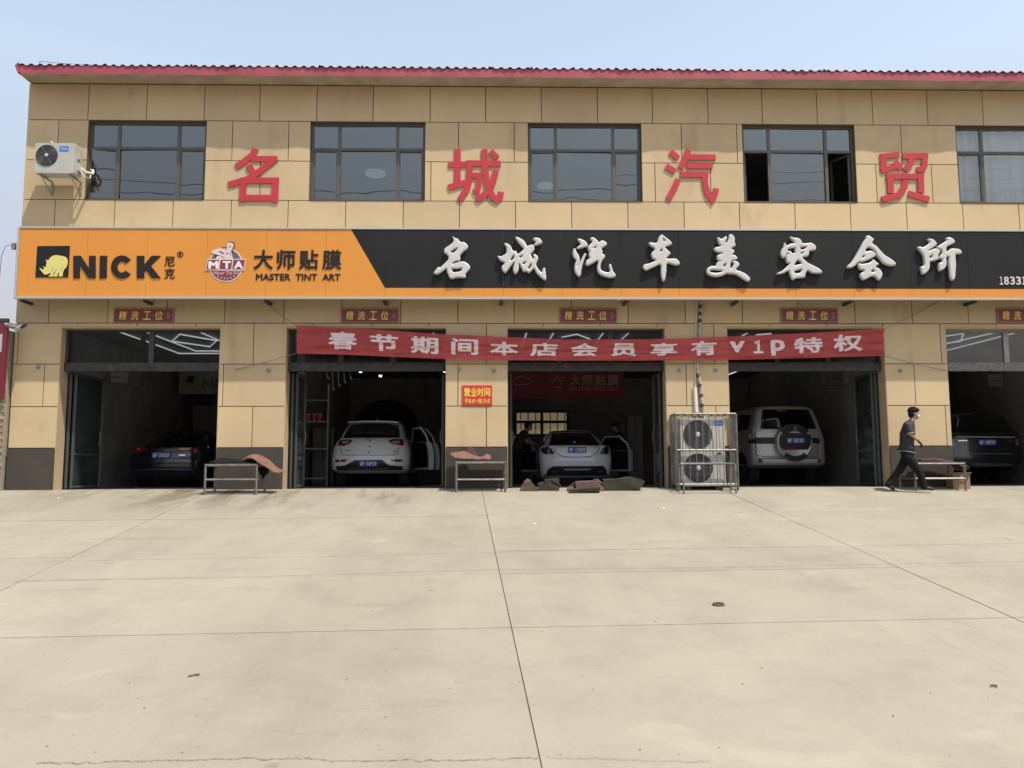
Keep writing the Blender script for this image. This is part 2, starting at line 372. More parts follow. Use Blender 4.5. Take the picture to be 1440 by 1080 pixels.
def text_px(mb, text, x0, y0, x1, y1, Y, depth, bold=0., warp=None, shear=0., N=56):
    """text fitted into the rectangle measured in the photo, lying at depth Y"""
    ym = (y0+y1)/2; xm = (x0+x1)/2
    return text_mb(mb, text, at(x0, ym, Y).x, at(x1, ym, Y).x, at(xm, y1, Y).z, at(xm, y0, Y).z, Y, depth, bold, warp, shear, N)
def pz(pts, Y, ox=0, oy=0, s=1.):
    r = []
    for a, c in pts: p = at(ox+a/s, oy+c/s, Y); r.append((p.x, p.z))
    return r

def subtract(rect, holes):
    """rectangle minus rectangles -> list of rectangles"""
    out = [rect]
    for h in holes:
        nxt = []
        for (a, b, c, d) in out:
            x0, x1, z0, z1 = h
            if x0 >= b-1e-4 or x1 <= a+1e-4 or z0 >= d-1e-4 or z1 <= c+1e-4: nxt.append((a, b, c, d)); continue
            if a < x0: nxt.append((a, x0, c, d))
            if b > x1: nxt.append((x1, b, c, d))
            m0, m1 = max(a, x0), min(b, x1)
            if c < z0: nxt.append((m0, m1, c, z0))
            if d > z1: nxt.append((m0, m1, z1, d))
        out = nxt
    return [r for r in out if r[1]-r[0] > .012 and r[3]-r[2] > .012]

def cells_to_meshes(rects, y0, y1):
    """touching rectangles welded into one slab each"""
    xs = sorted({round(v, 5) for r in rects for v in r[:2]}); zs = sorted({round(v, 5) for r in rects for v in r[2:]})
    cells = {(i, j) for i in range(len(xs)-1) for j in range(len(zs)-1) if any(r[0]-1e-4 <= xs[i] and xs[i+1] <= r[1]+1e-4 and r[2]-1e-4 <= zs[j] and zs[j+1] <= r[3]+1e-4 for r in rects)}
    out = []
    while cells:
        st = [cells.pop()]; comp = set(st)
        while st:
            i, j = st.pop()
            for q in ((i+1, j), (i-1, j), (i, j+1), (i, j-1)):
                if q in cells: cells.discard(q); comp.add(q); st.append(q)
        mb = MB(); idx = {}
        def vi(i, j, k):
            if (i, j, k) not in idx: idx[(i, j, k)] = len(mb.v); mb.v.append((xs[i], (y0, y1)[k], zs[j]))
            return idx[(i, j, k)]
        for i, j in comp:
            c = [(i, j), (i+1, j), (i+1, j+1), (i, j+1)]
            mb.f.append([vi(*p, 0) for p in c]); mb.f.append([vi(*p, 1) for p in c][::-1])
            for (p, q), nb in (((c[0], c[1]), (i, j-1)), ((c[1], c[2]), (i+1, j)), ((c[2], c[3]), (i, j+1)), ((c[3], c[0]), (i-1, j))):
                if nb not in comp: mb.f.append([vi(*p, 0), vi(*p, 1), vi(*q, 1), vi(*q, 0)])
        out.append(mb)
    return out

# ------------------------------------------------------------------ ground
def yard_point(x, y, lift=0.): return (x, y, gz(y)+lift)
ub, vb = Vector((-math.sin(0), 0)), 0
pA1, pA2 = on_ground(678, 692), on_ground(762, 1080)
dirA = Vector((pA2.x-pA1.x, pA2.y-pA1.y)).normalized()               # joint running towards the camera
if dirA.y > 0: dirA = -dirA
dirB = Vector((-dirA.y, dirA.x))
if dirB.x < 0: dirB = -dirB
base0 = Vector((pA1.x, pA1.y)) + dirA*0
def uv_of(px, py):
    p = on_ground(px, py); d = Vector((p.x, p.y))-base0; return d.dot(dirB), d.dot(dirA)
uC, uB = uv_of(110, 779)[0], uv_of(1250, 792)[0]
v1, v2, v3 = uv_of(700, 883)[1], uv_of(700, 807)[1], uv_of(700, 775)[1]
us = [uC-12, uC-6, uC, 0, uB, uB+6, uB+12, uB+18]
vs_ = sorted([-1.6, v3*.5, v3, v2, v1, v1+5.2, v1+10.4, v1+16])
gb = MB(); gb.grid(lambda a, b: (-160+320*a, -60+60*b, gz(-60+60*b)-.012), 4, 4)
gb.grid(lambda a, b: (-160+320*a, 400*b, -.075), 2, 2)
gb.grid(lambda a, b: (-160+320*a, -300+240*b, gz(-60)-.075), 2, 2)
ground = build('ground', gb, mat('subgrade', (.14, .125, .10), .95, noise=.3, nscale=3), kind='structure')
random.seed(3)
for i in range(len(us)-1):
    for j in range(len(vs_)-1):
        g = .0055; u0, u1, w0, w1 = us[i]+g, us[i+1]-g, vs_[j]+g, vs_[j+1]-g
        cs = [base0+dirB*u+dirA*w for u, w in ((u0, w0), (u1, w0), (u1, w1), (u0, w1))]
        # clip at the building line
        if min(c.y for c in cs) > -.02: continue
        cs2 = []
        for k in range(4):
            a, b = cs[k], cs[(k+1) % 4]
            if a.y <= 0: cs2.append(a)
            if (a.y <= 0) != (b.y <= 0): cs2.append(a+(b-a)*(-a.y/(b.y-a.y)))
        mb = MB(); n = len(cs2); t = random.uniform(-.002, .002)
        mb.v = [yard_point(c.x, c.y, t) for c in cs2]+[yard_point(c.x, c.y, -.010) for c in cs2]
        mb.f = [list(range(n)), list(range(n, 2*n))[::-1]]+[[k, (k+1) % n, n+(k+1) % n, n+k] for k in range(n)]
        build('slab', mb, CONC, ground)
# hairline cracks filled with dirt
CRK = mat('crack_dirt', (.10, .09, .072), .95)
def crack(pts, w=.012, jit=.02, n=60):
    P = [on_ground(*p) for p in pts]; mb = MB(); seq = []
    for a, b in zip(P[:-1], P[1:]):
        for k in range(n): seq.append(a.lerp(b, k/n))
    seq.append(P[-1]); off = 0; L = []
    for k, p in enumerate(seq):
        off = off*.8+random.uniform(-jit, jit); d = (seq[min(k+1, len(seq)-1)]-seq[max(k-1, 0)]).normalized(); nn = Vector((-d.y, d.x, 0))
        q = p+nn*off; ww = w*random.uniform(.3, 1.2)/2
        L.append(((q.x-nn.x*ww, q.y-nn.y*ww), (q.x+nn.x*ww, q.y+nn.y*ww)))
    for a, b in L: mb.v += [yard_point(*a, .0065), yard_point(*b, .0065)]
    mb.f = [[2*k, 2*k+2, 2*k+3, 2*k+1] for k in range(len(L)-1)]
    build('crack', mb, CRK, ground)
crack([(50, 1076), (300, 1067), (560, 1071), (758, 1068)], .0065, .012)
crack([(768, 1066), (1000, 1072)], .004, .010)
crack([(0, 818), (350, 811), (692, 802), (1050, 798), (1440, 790)], .007, .006, 40)
crack([(60, 790), (500, 782), (900, 772)], .006, .006, 40)

# ------------------------------------------------------------------ building shell
X0 = (X(6, 686)+2*X(44, 125)+X(36, 310))/4; X1 = X(1600, 500)
ZR = [Z(y) for y in (686, 628.5, 571, 512, 455, 397.5, 340.5, 283.5, 228.5, 173, 123)]
ZTOP = ZR[-1]+.02
WT = .32
doors = []
for l, r in ((87, 311), (403, 628), (713, 935), (1021.5, 1242), (1328, 1550)):
    doors.append((X(l, 462), X(r, 462), -.2, Z(460)))
wins = []
for l, r in ((125.5, 291), (437.5, 598), (742.5, 901), (1043, 1200), (1342.5, 1500)):
    wins.append((X(l, 172), X(r, 172), ZR[7], ZR[9]+.0))
bld = thing('shop_building', 'two storey tan tiled vehicle workshop with five open bays and a red metal roof edge', 'building', (0, 0, 0))
wall_mb = MB()
for (a, b, c, d) in subtract((X0, X1, -.3, ZTOP), doors+wins): wall_mb.box(a, b, .0, WT, c, d)
wall = build('wall', wall_mb, JOINT, bld)
side = MB(); side.box(X0, X0+.25, WT+.002, 12, -.3, ZTOP); side.box(X1-.25, X1, WT+.002, 12, -.3, ZTOP)
rw = (at(723, 590, 11.8).x, at(800, 590, 11.8).x, at(760, 606+8, 11.8).z, at(760, 577, 11.8).z)   # rear window of bay three
for (a, b, c, d) in subtract((X0+.26, X1-.26, -.3, ZTOP), [rw]): side.box(a, b, 11.75, 12, c, d)
build('outer_wall', side, REVEAL, bld)
random.seed(11)
rows = [
    (1, [18, 355, 684, 1007, 1330]), (2, [62, 314, 644, 965, 1286]),
    (3, [26, 109, 192, 275, 357, 441, 522, 603, 684, 764, 844, 924, 1004, 1083, 1163, 1242, 1322, 1402]),
    (4, [70, 153, 236, 317, 400, 481, 564, 644, 723, 803, 883, 963, 1043, 1121, 1201, 1281, 1360, 1440]),
    (5, [125, 207, 288, 366, 446, 525, 605, 683, 761, 840, 919, 997, 1073, 1150, 1228, 1306, 1384]),
    (6, [77, 161, 243, 325, 405, 486, 567, 646, 725, 804, 883, 962, 1040, 1118, 1196, 1275, 1354, 1433]),
    (7, [125, 207, 288, 366, 446, 525, 606, 685, 762, 841, 921, 999, 1075, 1154, 1232, 1310, 1388]),
    (8, [82, 165, 248, 327, 406, 485, 565, 645, 723, 800, 879, 958, 1036, 1113, 1190, 1267, 1345, 1423]),
    (9, [125, 207, 288, 366, 446, 525, 605, 683, 761, 840, 917, 995, 1071, 1148, 1226, 1303, 1381])]
ROWPX = (657, 600, 541, 483, 426, 369, 312, 256, 200, 148)
holes = [(a-.0, b+.0, c-1, d+.012) for a, b, c, d in doors]+[(a-.008, b+.008, c-.006, d+.006) for a, b, c, d in wins]
for r, js in rows:
    z0, z1 = ZR[r], ZR[r+1]; xs = [X0] + [X(p, ROWPX[r]) for p in js if X(p, ROWPX[r]) > X0+.05] + [X1]
    while xs[-2] > X1-.3: xs.pop(-2)
    g = .0085
    for a, b in zip(xs[:-1], xs[1:]):
        rs = subtract((a+(g if a > X0 else -.02), b-g, z0+g, z1-g), holes)
        if not rs: continue
        for mb in cells_to_meshes(rs, -.018-random.uniform(0, .003), -.001): build('wall_panel', mb, TILE, bld)
for (a, b, c, d) in subtract((X0-.02, X1, -.3, ZR[1]-.012), [(p, q, -1, 9) for p, q, _, _ in doors]):
    mb = MB(); mb.box(a, b, -.05, .0, c, d); build('base_course', mb, BASE, bld)
# reveals of the bay openings
for a, b, c, d in doors:
    mb = MB(); mb.box(a-.006, a+.014, -.016, WT+.01, -.3, d-.0); mb.box(b-.014, b+.006, -.016, WT+.01, -.3, d); mb.box(a+.015, b-.015, -.017, WT+.01, d-.03, d+.011)
    build('door_reveal', mb, REVEAL, bld)
# eaves
EV = .46
sof = MB(); sof.box(X0-.02, X1, -EV, .05, ZTOP, ZTOP+.05); build('soffit', sof, SOFFIT, bld)
fas = MB()
def fas_fn(a, b):
    x = X0+.0+(X1-X0)*a; w = .006*math.sin(x*3.1)+.004*math.sin(x*9.7)
    return (x, -EV-.035+w, ZTOP-.03+w+b*.185)
fas.grid(fas_fn, 220, 2); fas.box(X0, X1, -EV-.005, -EV+.03, ZTOP+.051, ZTOP+.15)
build('gutter', fas, FASCIA, bld)
# corrugated roof sheets
nsh = int((X1-X0+.4)/.9)+1
sx0 = X0-.02; shx = []
for k in range(nsh):
    xa = sx0+k*.9; mb = MB(); jit = random.uniform(-.03, .03)
    def rf(a, b, xa=xa, jit=jit):
        x = xa+.93*a; t = ((x-sx0) / .19) % 1.0
        h = .036 if .35 < t < .65 else (.036*(t-.2)/.15 if .2 < t <= .35 else (.036*(.8-t)/.15 if .65 <= t < .8 else 0))
        if a > .97 or a < .03: h = max(h, .05)
        y = -EV-.055+jit*.25+(13.4*b)
        return (x, y, ZTOP+.15+h*1.0+13.4*b*.10+ (.0025*(k % 2)))
    mb.sheet(rf, 40, 2, .006); build('roof_sheet', mb, ROOFRED, bld)
# rake trim at the left end of the roof
mb = MB(); mb.prism([(X0-.07, ZTOP+.13), (X0-.02, ZTOP+.19), (X0+.03, ZTOP+.0), (X0+.0, ZTOP-.03)], -EV-.07, -EV+.02)
mb.box(X0-.045, X0-.022, -EV-.04, 12.4, ZTOP+.05, ZTOP+.2); build('rake_trim', mb, ROOFRED, bld)

# upstairs windows
random.seed(5)
WY = .10
for wi, (a, b, c, d) in enumerate(wins):
    W = b-a; m1, m2 = a+W*.245, a+W*.755; zt = d-(d-c)*.33; f = .055
    wd = MB(); wd.box(a, b, WY-.03, WY+.05, c, c+f); wd.box(a, b, WY-.03, WY+.05, d-f, d)
    wd.box(a, a+f, WY-.03, WY+.05, c+f, d-f); wd.box(b-f, b, WY-.03, WY+.05, c+f, d-f)
    win = build('window', wd, WINFR, bld)
    bars = MB(); 
    for m in (m1, m2): bars.box(m-f*.6, m+f*.6, WY-.02, WY+.045, c+f, zt-f*.5); bars.box(m-f*.6, m+f*.6, WY-.02, WY+.045, zt+f*.5, d-f)
    bars.box(a+f, b-f, WY-.025, WY+.045, zt-f*.5, zt+f*.5); build('mullion', bars, WINFR, win)
    rv = MB(); rv.box(a-.002, a+.006, -.015, WY-.031, c, d); rv.box(b-.006, b+.002, -.015, WY-.031, c, d); rv.box(a+.007, b-.007, -.03, WY-.031, c-.004, c+.008); rv.box(a+.007, b-.007, -.015, WY-.031, d-.006, d+.003)
    build('window_reveal', rv, JOINT, win)
    cells = [(a+f, m1-f*.6), (m1+f*.6, m2-f*.6), (m2+f*.6, b-f)]
    for k, (p, q) in enumerate(cells):
        pn = MB(); pn.box(p, q, WY+.005+.002*k, WY+.011+.002*k, zt+f*.5, d-f); build('pane', pn, GLASSW if wi < 4 else GLASSC, win).rotation_euler = (random.uniform(-.006, .006), 0, random.uniform(-.012, .012))
        if wi == 3 and k in (0, 2):
            # opened casement, swung inward
            s = MB(); hx = p+.02 if k == 0 else q-.02; wd_ = q-p-.04; s0, s1 = c+f+.01, zt-f*.5-.01
            ang = RAD(84 if k == 0 else 62); dx = (1 if k == 0 else -1)*math.cos(ang)*wd_; dy = math.sin(ang)*wd_
            A = Vector((hx, WY+.05, 0)); Bv = Vector((hx+dx, WY+.05+dy, 0))
            for u, v_ in (((A.x, A.y, s0), (A.x, A.y, s1)), ((Bv.x, Bv.y, s0), (Bv.x, Bv.y, s1)), ((A.x, A.y, s0), (Bv.x, Bv.y, s0)), ((A.x, A.y, s1), (Bv.x, Bv.y, s1))): s.bar(u, v_, .045)
            sash = build('open_sash', s, WINFR, win)
            continue
        if k != 1:
            s = MB(); e = .028; s.box(p, q, WY-.012, WY+.03, c+f, c+f+e); s.box(p, q, WY-.012, WY+.03, zt-f*.5-e, zt-f*.5-.001); s.box(p, p+e, WY-.012, WY+.03, c+f+e, zt-f*.5-e); s.box(q-e, q, WY-.012, WY+.03, c+f+e, zt-f*.5-e)
            build('sash_frame', s, WINFR, win)
        pn = MB(); pn.box(p, q, WY+.013+.002*k, WY+.019+.002*k, c+f, zt-f*.5); build('pane', pn, GLASSW if wi < 4 else GLASSC, win).rotation_euler = (random.uniform(-.008, .008), 0, RAD(6.5) if (wi, k) == (0, 0) else random.uniform(-.014, .014))
# upstairs rooms
RM = mat('room_wall', (.30, .30, .30), .9); zf2, zc2 = ZR[6]-.3, ZR[9]+.35
rm = MB(); rm.box(X0+.26, X1-.26, 5.0, 5.1, zf2, zc2); rm.box(X0+.26, X1-.26, .33, 5.0, zf2-.1, zf2); rm.box(X0+.26, X1-.26, .33, 5.0, zc2, zc2+.1)
for wi in range(4):
    xm = (wins[wi][1]+wins[wi+1][0])/2; rm.box(xm-.08, xm+.08, .33, 4.99, zf2+.01, zc2-.01)
build('upstairs_room', rm, RM, bld)
# curtain behind the last window, pale board behind the first
CUR = mat('curtain_white', (.80, .80, .80), .8)
a, b, c, d = wins[4]
mb = MB(); mb.grid(lambda u, v: (a+.1+(b-a-.15)*u, .30+.045*math.sin(u*44)+.015*math.sin(u*101), c-.3+(d-c+.5)*v), 160, 3)
tag(build('curtain', mb, CUR, smooth=True), 'white gathered curtain behind the upstairs window at the right edge', 'curtain')
p0 = at(172, 212, .9); p1 = at(215, 276, .9)
mb = MB(); mb.box(p0.x, p1.x, .9, .93, zf2, p0.z); tag(build('room_partition', mb, mat('pale_board', (.34, .34, .33), .7)), 'pale board standing behind the upstairs window beside the wall air conditioner', 'board')
for px, py, rr in ((528, 245.5, .26), (767, 263, .22)):
    q = on_z(px, py, zc2-.07); mb = MB(); mb.rev((q.x, q.y, zc2-.11), (0, 0, 1), [(rr*.7, 0), (rr, .03), (rr, .09), (rr*.95, .11)], 28)
    lb = 'round white ceiling lamp seen through the second upstairs window' if px < 600 else 'smaller round ceiling lamp seen through the third upstairs window'
    tag(build('ceiling_lamp', mb, mat('lamp_white', (.8, .8, .78), .5, emit=((1, 1, 1), .35)), smooth=True), lb, 'ceiling lamp', 'round ceiling lamps upstairs')

# ground floor interior
ZC = 3.62
fl = MB(); fl.box(X0+.26, X1-.26, .0, 11.75, -.28, .0-.004)
floor = build('floor', fl, FLOORM, kind='structure')
it = MB(); it.box(X0+.26, X1-.26, 11.70, 11.745, 0, ZC) if False else None
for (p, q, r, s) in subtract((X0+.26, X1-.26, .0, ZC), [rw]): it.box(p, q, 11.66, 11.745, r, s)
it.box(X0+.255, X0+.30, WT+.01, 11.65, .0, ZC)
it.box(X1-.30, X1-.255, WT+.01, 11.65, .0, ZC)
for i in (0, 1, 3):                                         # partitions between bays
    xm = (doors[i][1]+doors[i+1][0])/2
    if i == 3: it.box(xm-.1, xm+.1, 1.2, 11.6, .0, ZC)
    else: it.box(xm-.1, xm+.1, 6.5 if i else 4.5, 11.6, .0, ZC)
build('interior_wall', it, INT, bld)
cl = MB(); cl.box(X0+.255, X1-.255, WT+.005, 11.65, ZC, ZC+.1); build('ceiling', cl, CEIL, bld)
rf_ = MB(); a, b, c, d = rw; m = (a+b)/2; zz = (c+d)/2+.05; e = .09
rf_.box(a, b, 11.7, 11.8, c, c+e); rf_.box(a, b, 11.7, 11.8, d-e, d); rf_.box(a, a+e, 11.7, 11.8, c+e, d-e); rf_.box(b-e, b, 11.7, 11.8, c+e, d-e); rf_.box(m-e/2, m+e/2, 11.69, 11.8, c+e, d-e); rf_.box(a+e, b-e, 11.71, 11.79, zz-e/2, zz+e/2)
rwin = build('rear_window', rf_, DARKM, bld)
for p, q in ((a+e, m-e/2), (m+e/2, b-e)):
    for r, s in ((c+e, zz-e/2), (zz+e/2, d-e)):
        mb = MB(); mb.box(p, q, 11.74, 11.746, r, s); build('pane', mb, glass_material('rear_glass', (.75, .75, .7), .02, dust=.15), rwin)
# sheet metal fence behind the rear yard, seen through the rear window
mb = MB()
for k in range(50):
    x = -3+k*.3; mb.box(x, x+.15, 17.0, 17.03, -.05, 3.6); mb.box(x+.15, x+.3, 17.05, 17.08, -.05, 3.6)
fnc = build('fence_sheet', mb, mat('fence_tan', (.55, .48, .33), .6, noise=.2, nscale=2))
tag(fnc, 'tan ribbed metal fence behind the workshop seen through the rear window', 'fence')

# transoms, beams, folding glass doors
BEAM = mat('transom_beam', (.012, .012, .012), .6, noise=.6, nscale=11, col2=(.045, .045, .043), detail=8)
BEAML = mat('transom_beam_pale', (.09, .09, .088), .6, noise=.5, nscale=14, col2=(.20, .20, .19), detail=8)
zb0, zb1 = Z(520.5), Z(508.5)
YT = .20
for i, (a, b, c, d) in enumerate(doors):
    a += .016; b -= .016; zt = d-.032
    tr = MB(); tr.box(a, b, YT-.03, YT+.05, zt-.05, zt); tr.box(a, a+.05, YT-.03, YT+.05, zb1, zt-.05); tr.box(b-.05, b, YT-.03, YT+.05, zb1, zt-.05)
    ml = [.545] if i in (0,) else ([.33, .66] if i < 4 else [.415])
    for k in ml: x = a+(b-a)*k; tr.box(x-.055, x+.055, YT-.025, YT+.045, zb1, zt-.05)
    t = build('transom', tr, DARKM if i < 4 else STEELD, bld)
    bm_ = MB(); bm_.box(a, b, YT-.06, YT+.08, zb0, zb1-.001); build('transom_beam', bm_, BEAM if i < 4 else BEAML, t)
    xs = [a+.05]+[v for k in ml for v in (a+(b-a)*k-.055, a+(b-a)*k+.055)]+[b-.05]
    for k in range(0, len(xs), 2):
        mb = MB(); mb.box(xs[k], xs[k+1], YT+.006, YT+.012, zb1, zt-.05); build('transom_pane', mb, GLASST if i < 4 else GLASSD, t)
def leaf(x, ys, wide, z1, lean, left):
    """folding glass door leaf swung into the bay"""
    r = MB(); w = .055; dirx = lean; p = lambda u, z: (x+dirx*u, ys+u*wide, z)
    for u in (0, 1): r.bar(p(u, .02), p(u, z1), w)
    for z in (.05, z1*.30, z1-.03): r.bar(p(0, z), p(1, z), w*.9)
    o = build('folding_door', r, mat('leaf_frame', (.034, .040, .038), .5), bld)
    for za, zb in ((.08, z1*.30-.03), (z1*.30+.03, z1-.06)):
        m_ = MB(); th = .006; A, Bp = p(.03, 0), p(.97, 0); m_.v = [(A[0]-th, A[1], za), (A[0]+th, A[1], za), (Bp[0]+th, Bp[1], za), (Bp[0]-th, Bp[1], za), (A[0]-th, A[1], zb), (A[0]+th, A[1], zb), (Bp[0]+th, Bp[1], zb), (Bp[0]-th, Bp[1], zb)]
        m_.f = [[0, 1, 2, 3], [4, 7, 6, 5], [0, 4, 5, 1], [1, 5, 6, 2], [2, 6, 7, 3], [3, 7, 4, 0]]; build('door_glass', m_, GLASSL, o)
    h = MB(); q = p(.88, 1.05); h.tube([(q[0]+.03*(1 if left else -1), q[1], .95), (q[0]+.06*(1 if left else -1), q[1], 1.0), (q[0]+.06*(1 if left else -1), q[1], 1.2), (q[0]+.03*(1 if left else -1), q[1], 1.25)], .012, 6); build('door_handle', h, STEEL, o)
for i, (a, b, c, d) in enumerate(doors):
    zt = zb0-.02
    leaf(a+.07, .34, 1.15 if i != 1 else .5, zt, .03, True)
    if i == 0: leaf(a+.17, .36, 1.05, zt, .10, True)
    if i == 1: leaf(a+.16, .36, .5, zt, .06, True)
    leaf(b-.07, .34, (.5, .35, .5, .75, .6)[i], zt, -.03, False)
    if i == 3: leaf(b-.14, .36, .75, zt, -.05, False)

# LED strip lights on the ceiling
def strips(segs, label, grp):
    P = [[on_z(*p, ZC-.05) for p in s] for s in segs]; c = sum((q for s in P for q in s), Vector())/sum(len(s) for s in P)
    o = thing('led_light', label, 'ceiling light', (c.x, c.y, ZC), grp)
    for s in P:
        for u, v in zip(s[:-1], s[1:]):
            mb = MB(); mb.bar(u, v, .024); build('light_tube', mb, LED, o)
G = 'white strip lights on the bay ceilings'
strips([[(156, 462.5), (197, 477)], [(206, 480), (252, 497), (330, 497)]], 'single bent outer line of white strip light in the leftmost bay', G)
strips([[(198, 463.5), (273, 463.5), (325, 486)], [(206, 467), (275, 493.5), (335, 493.5)]], 'large white strip light shape around the small hexagon in the leftmost bay', G)
strips([[(253, 470), (305, 479), (295, 487.5), (242, 479.8), (253, 470)]], 'small white hexagon strip light inside the larger one in the leftmost bay', G)
strips([[(500, 463), (571, 463), (590, 490)], [(606, 461), (617, 485)]], 'white strip light above the red banner in the bay with the large white hatchback', G)
strips([[(743, 461), (733, 490)], [(783, 461), (770, 482)], [(784, 475.5), (811, 470), (830, 477)], [(853, 462), (836, 485)], [(892, 461), (868, 483)]], 'several slanted white strip lights above the banner in the bay with the pale sedan', G)
strips([[(1041, 474), (1060, 463.2), (1125, 463.2)], [(1063, 471), (1085, 469)], [(1174, 462), (1150, 472)]], 'white strip lights above the banner in the bay with the tall silver four wheel drive', G)
strips([[(1020, 528.5), (1047, 518)]], 'short slanted white strip light above the left side of the silver four wheel drive', G)
strips([[(1325, 473.5), (1355, 469), (1351, 480), (1325, 483.5)], [(1329, 483.7), (1417, 463.7)], [(1329, 493.5), (1428, 468)], [(1322, 469.5), (1343, 463)]], 'white strip lights seen through the dusty glass of the rightmost bay', G)

# ------------------------------------------------------------------ big sign board
SY = -.54
zs0, zs1 = Z(421, 720, SY), Z(321, 720, SY); sxa = X(22.5, 370, SY); sxb = X(1560, 370, SY)
sg = thing('shop_sign', 'long orange and black workshop sign board with raised white brush lettering', 'sign', ((sxa+sxb)/2, SY, zs0))
mb = MB(); mb.box(sxa, sxb, SY+.012, SY+.10, zs0, zs1); build('backing', mb, SIGNMET, sg)
mb = MB(); mb.box(sxa, sxb, SY-.02, SY+.011, zs1-.035, zs1); mb.box(sxa, sxb, SY-.03, SY+.011, zs0, zs0+.045); mb.box(sxa, sxa+.05, SY-.02, SY+.011, zs0+.046, zs1-.036)
build('trim', mb, SIGNMET, sg)
mb = MB(); mb.box(sxa, sxb, SY+.10, -.03, zs1-.03, zs1-.005); build('top_cap', mb, SIGNMET, sg)
for px in (33, 205, 375, 541, 705, 880, 1035, 1195, 1368):
    x = X(px, 423, SY+.2); mb = MB(); mb.box(x-.03, x+.03, SY+.11, -.03, zs0-.035, zs0+.02); mb.tube([(x, SY+.12, zs0+.02), (x, -.04, zs0+.5)], .02, 4); build('bracket', mb, DARKM, sg)
zo = Z(405, 720, SY); xd0, xd1 = X(494, 323, SY), X(541.5, 405, SY)
xs = [sxa+.052]; x = X(122, 370, SY)
while x < sxb: xs.append(x); x += 1.22
xs.append(sxb); random.seed(9)
zt_ = zs1-.037; zl = zs0+.047
for a, b in zip(xs[:-1], xs[1:]):
    t = random.uniform(0, .0012); g = .0022
    # orange upper part up to the slanted edge
    if a < xd1:
        top = min(b-g, xd0) ; 
        def edge(z): return xd0+(xd1-xd0)*(zt_-z)/(zt_-zo)
        if b-g <= xd0: poly = [(a+g, zl), (b-g, zl), (b-g, zt_), (a+g, zt_)]
        else:
            poly = [(a+g, zl), (b-g, zl)]
            if b-g < xd1: poly += [(b-g, zt_-(b-g-xd0)/(xd1-xd0)*(zt_-zo))]
            else: poly += [(b-g, zo), (xd1, zo)]
            if a+g < xd0: poly += [(xd0, zt_), (a+g, zt_)]
            else: poly += [(a+g, zt_-(a+g-xd0)/(xd1-xd0)*(zt_-zo))]
        mb = MB(); mb.prism(poly, SY-.004-t, SY+.010); build('face_panel', mb, ORANGE, sg)
    else:
        mb = MB(); mb.box(a+g, b-g, SY-.004-t, SY+.010, zl, zo-.002); build('face_panel', mb, ORANGE, sg)
    if b > xd0:
        ps = []
        lo = max(a+g, xd0); 
        if a+g >= xd1: poly = [(a+g, zo), (b-g, zo), (b-g, zt_), (a+g, zt_)]
        else:
            poly = []
            if a+g <= xd0: poly += [(xd0, zt_)]
            else: poly += [(a+g, zt_), (a+g, zt_-(a+g-xd0)/(xd1-xd0)*(zt_-zo))]
            if b-g > xd1: poly += [(xd1, zo), (b-g, zo), (b-g, zt_)]
            else: poly += [(b-g, zt_-(b-g-xd0)/(xd1-xd0)*(zt_-zo)), (b-g, zt_)]
        mb = MB(); mb.prism(poly, SY-.0075-t, SY+.010); build('dark_panel', mb, BLACKP, sg)
# logos and lettering on the orange part
def S(pts, ox, oy, s): return pz(pts, SY, ox, oy, s)
mb = MB(); mb.prism(S([(138, 158), (412, 156), (398, 420), (122, 420)], 30, 320, 6), SY-.016, SY-.006); lg = build('logo_square', mb, BLACKP, sg)
rhino = [(200, 660), (240, 688), (300, 715), (325, 695), (288, 620), (350, 662), (372, 610), (385, 520), (360, 455), (430, 478), (470, 410), (540, 360), (620, 343), (760, 362), (860, 388), (910, 450), (917, 540), (890, 640), (820, 720), (795, 790), (785, 882), (690, 882), (702, 780), (672, 800), (650, 885), (560, 885), (598, 770), (572, 770), (545, 885), (430, 882), (480, 830), (497, 785), (400, 830), (340, 842), (300, 805), (270, 770), (225, 720)]
mb = MB(); mb.prism(S(rhino, 45, 340, 18), SY-.024, SY-.017); build('rhinoceros_emblem', mb, YEL, lg)
mb = MB()
for ln in ([(640, 690), (600, 770)], [(800, 640), (735, 720)], [(545, 660), (530, 760)]): mb.stroke(S(ln, 45, 340, 18), .012, SY-.027, SY-.0245)
build('emblem_line', mb, mat('olive_line', (.30, .26, .06), .6), lg)
def unit(poly, x0, y0, x1, y1): return [(x0+(x1-x0)*a, y1+(y0-y1)*b) for a, b in poly]
NN = [(0, 0), (0, 1), (.33, 1), (.71, .42), (.71, 1), (1, 1), (1, 0), (.68, 0), (.29, .58), (.29, 0)]
KK = [(0, 0), (0, 1), (.31, 1), (.31, .60), (.62, 1), (1, 1), (.58, .56), (1, 0), (.63, 0), (.39, .37), (.31, .28), (.31, 0)]
mb = MB(); mb.prism(S(unit(NN, 443, 240, 630, 428), 30, 320, 6), SY-.022, SY-.006); build('letter', mb, INK, sg)
mb = MB(); mb.prism(S([(667, 240), (727, 240), (723, 428), (663, 428)], 30, 320, 6), SY-.022, SY-.006); build('letter', mb, INK, sg)
arc = []; 
for k in range(25): t = RAD(38+284*k/24); arc.append((852+92*math.cos(t), 334-97*math.sin(t)))
for k in range(25): t = RAD(322-284*k/24); arc.append((852+37*math.cos(t)*1.05, 334-48*math.sin(t)))
mb = MB(); P = S(arc, 30, 320, 6)
for k in range(24): mb.prism([P[k], P[k+1], P[48-k], P[49-k]], SY-.022, SY-.006)
build('letter', mb, INK, sg)
mb = MB(); mb.prism(S(unit(KK, 978, 240, 1178, 428), 30, 320, 6), SY-.022, SY-.006); build('letter', mb, INK, sg)
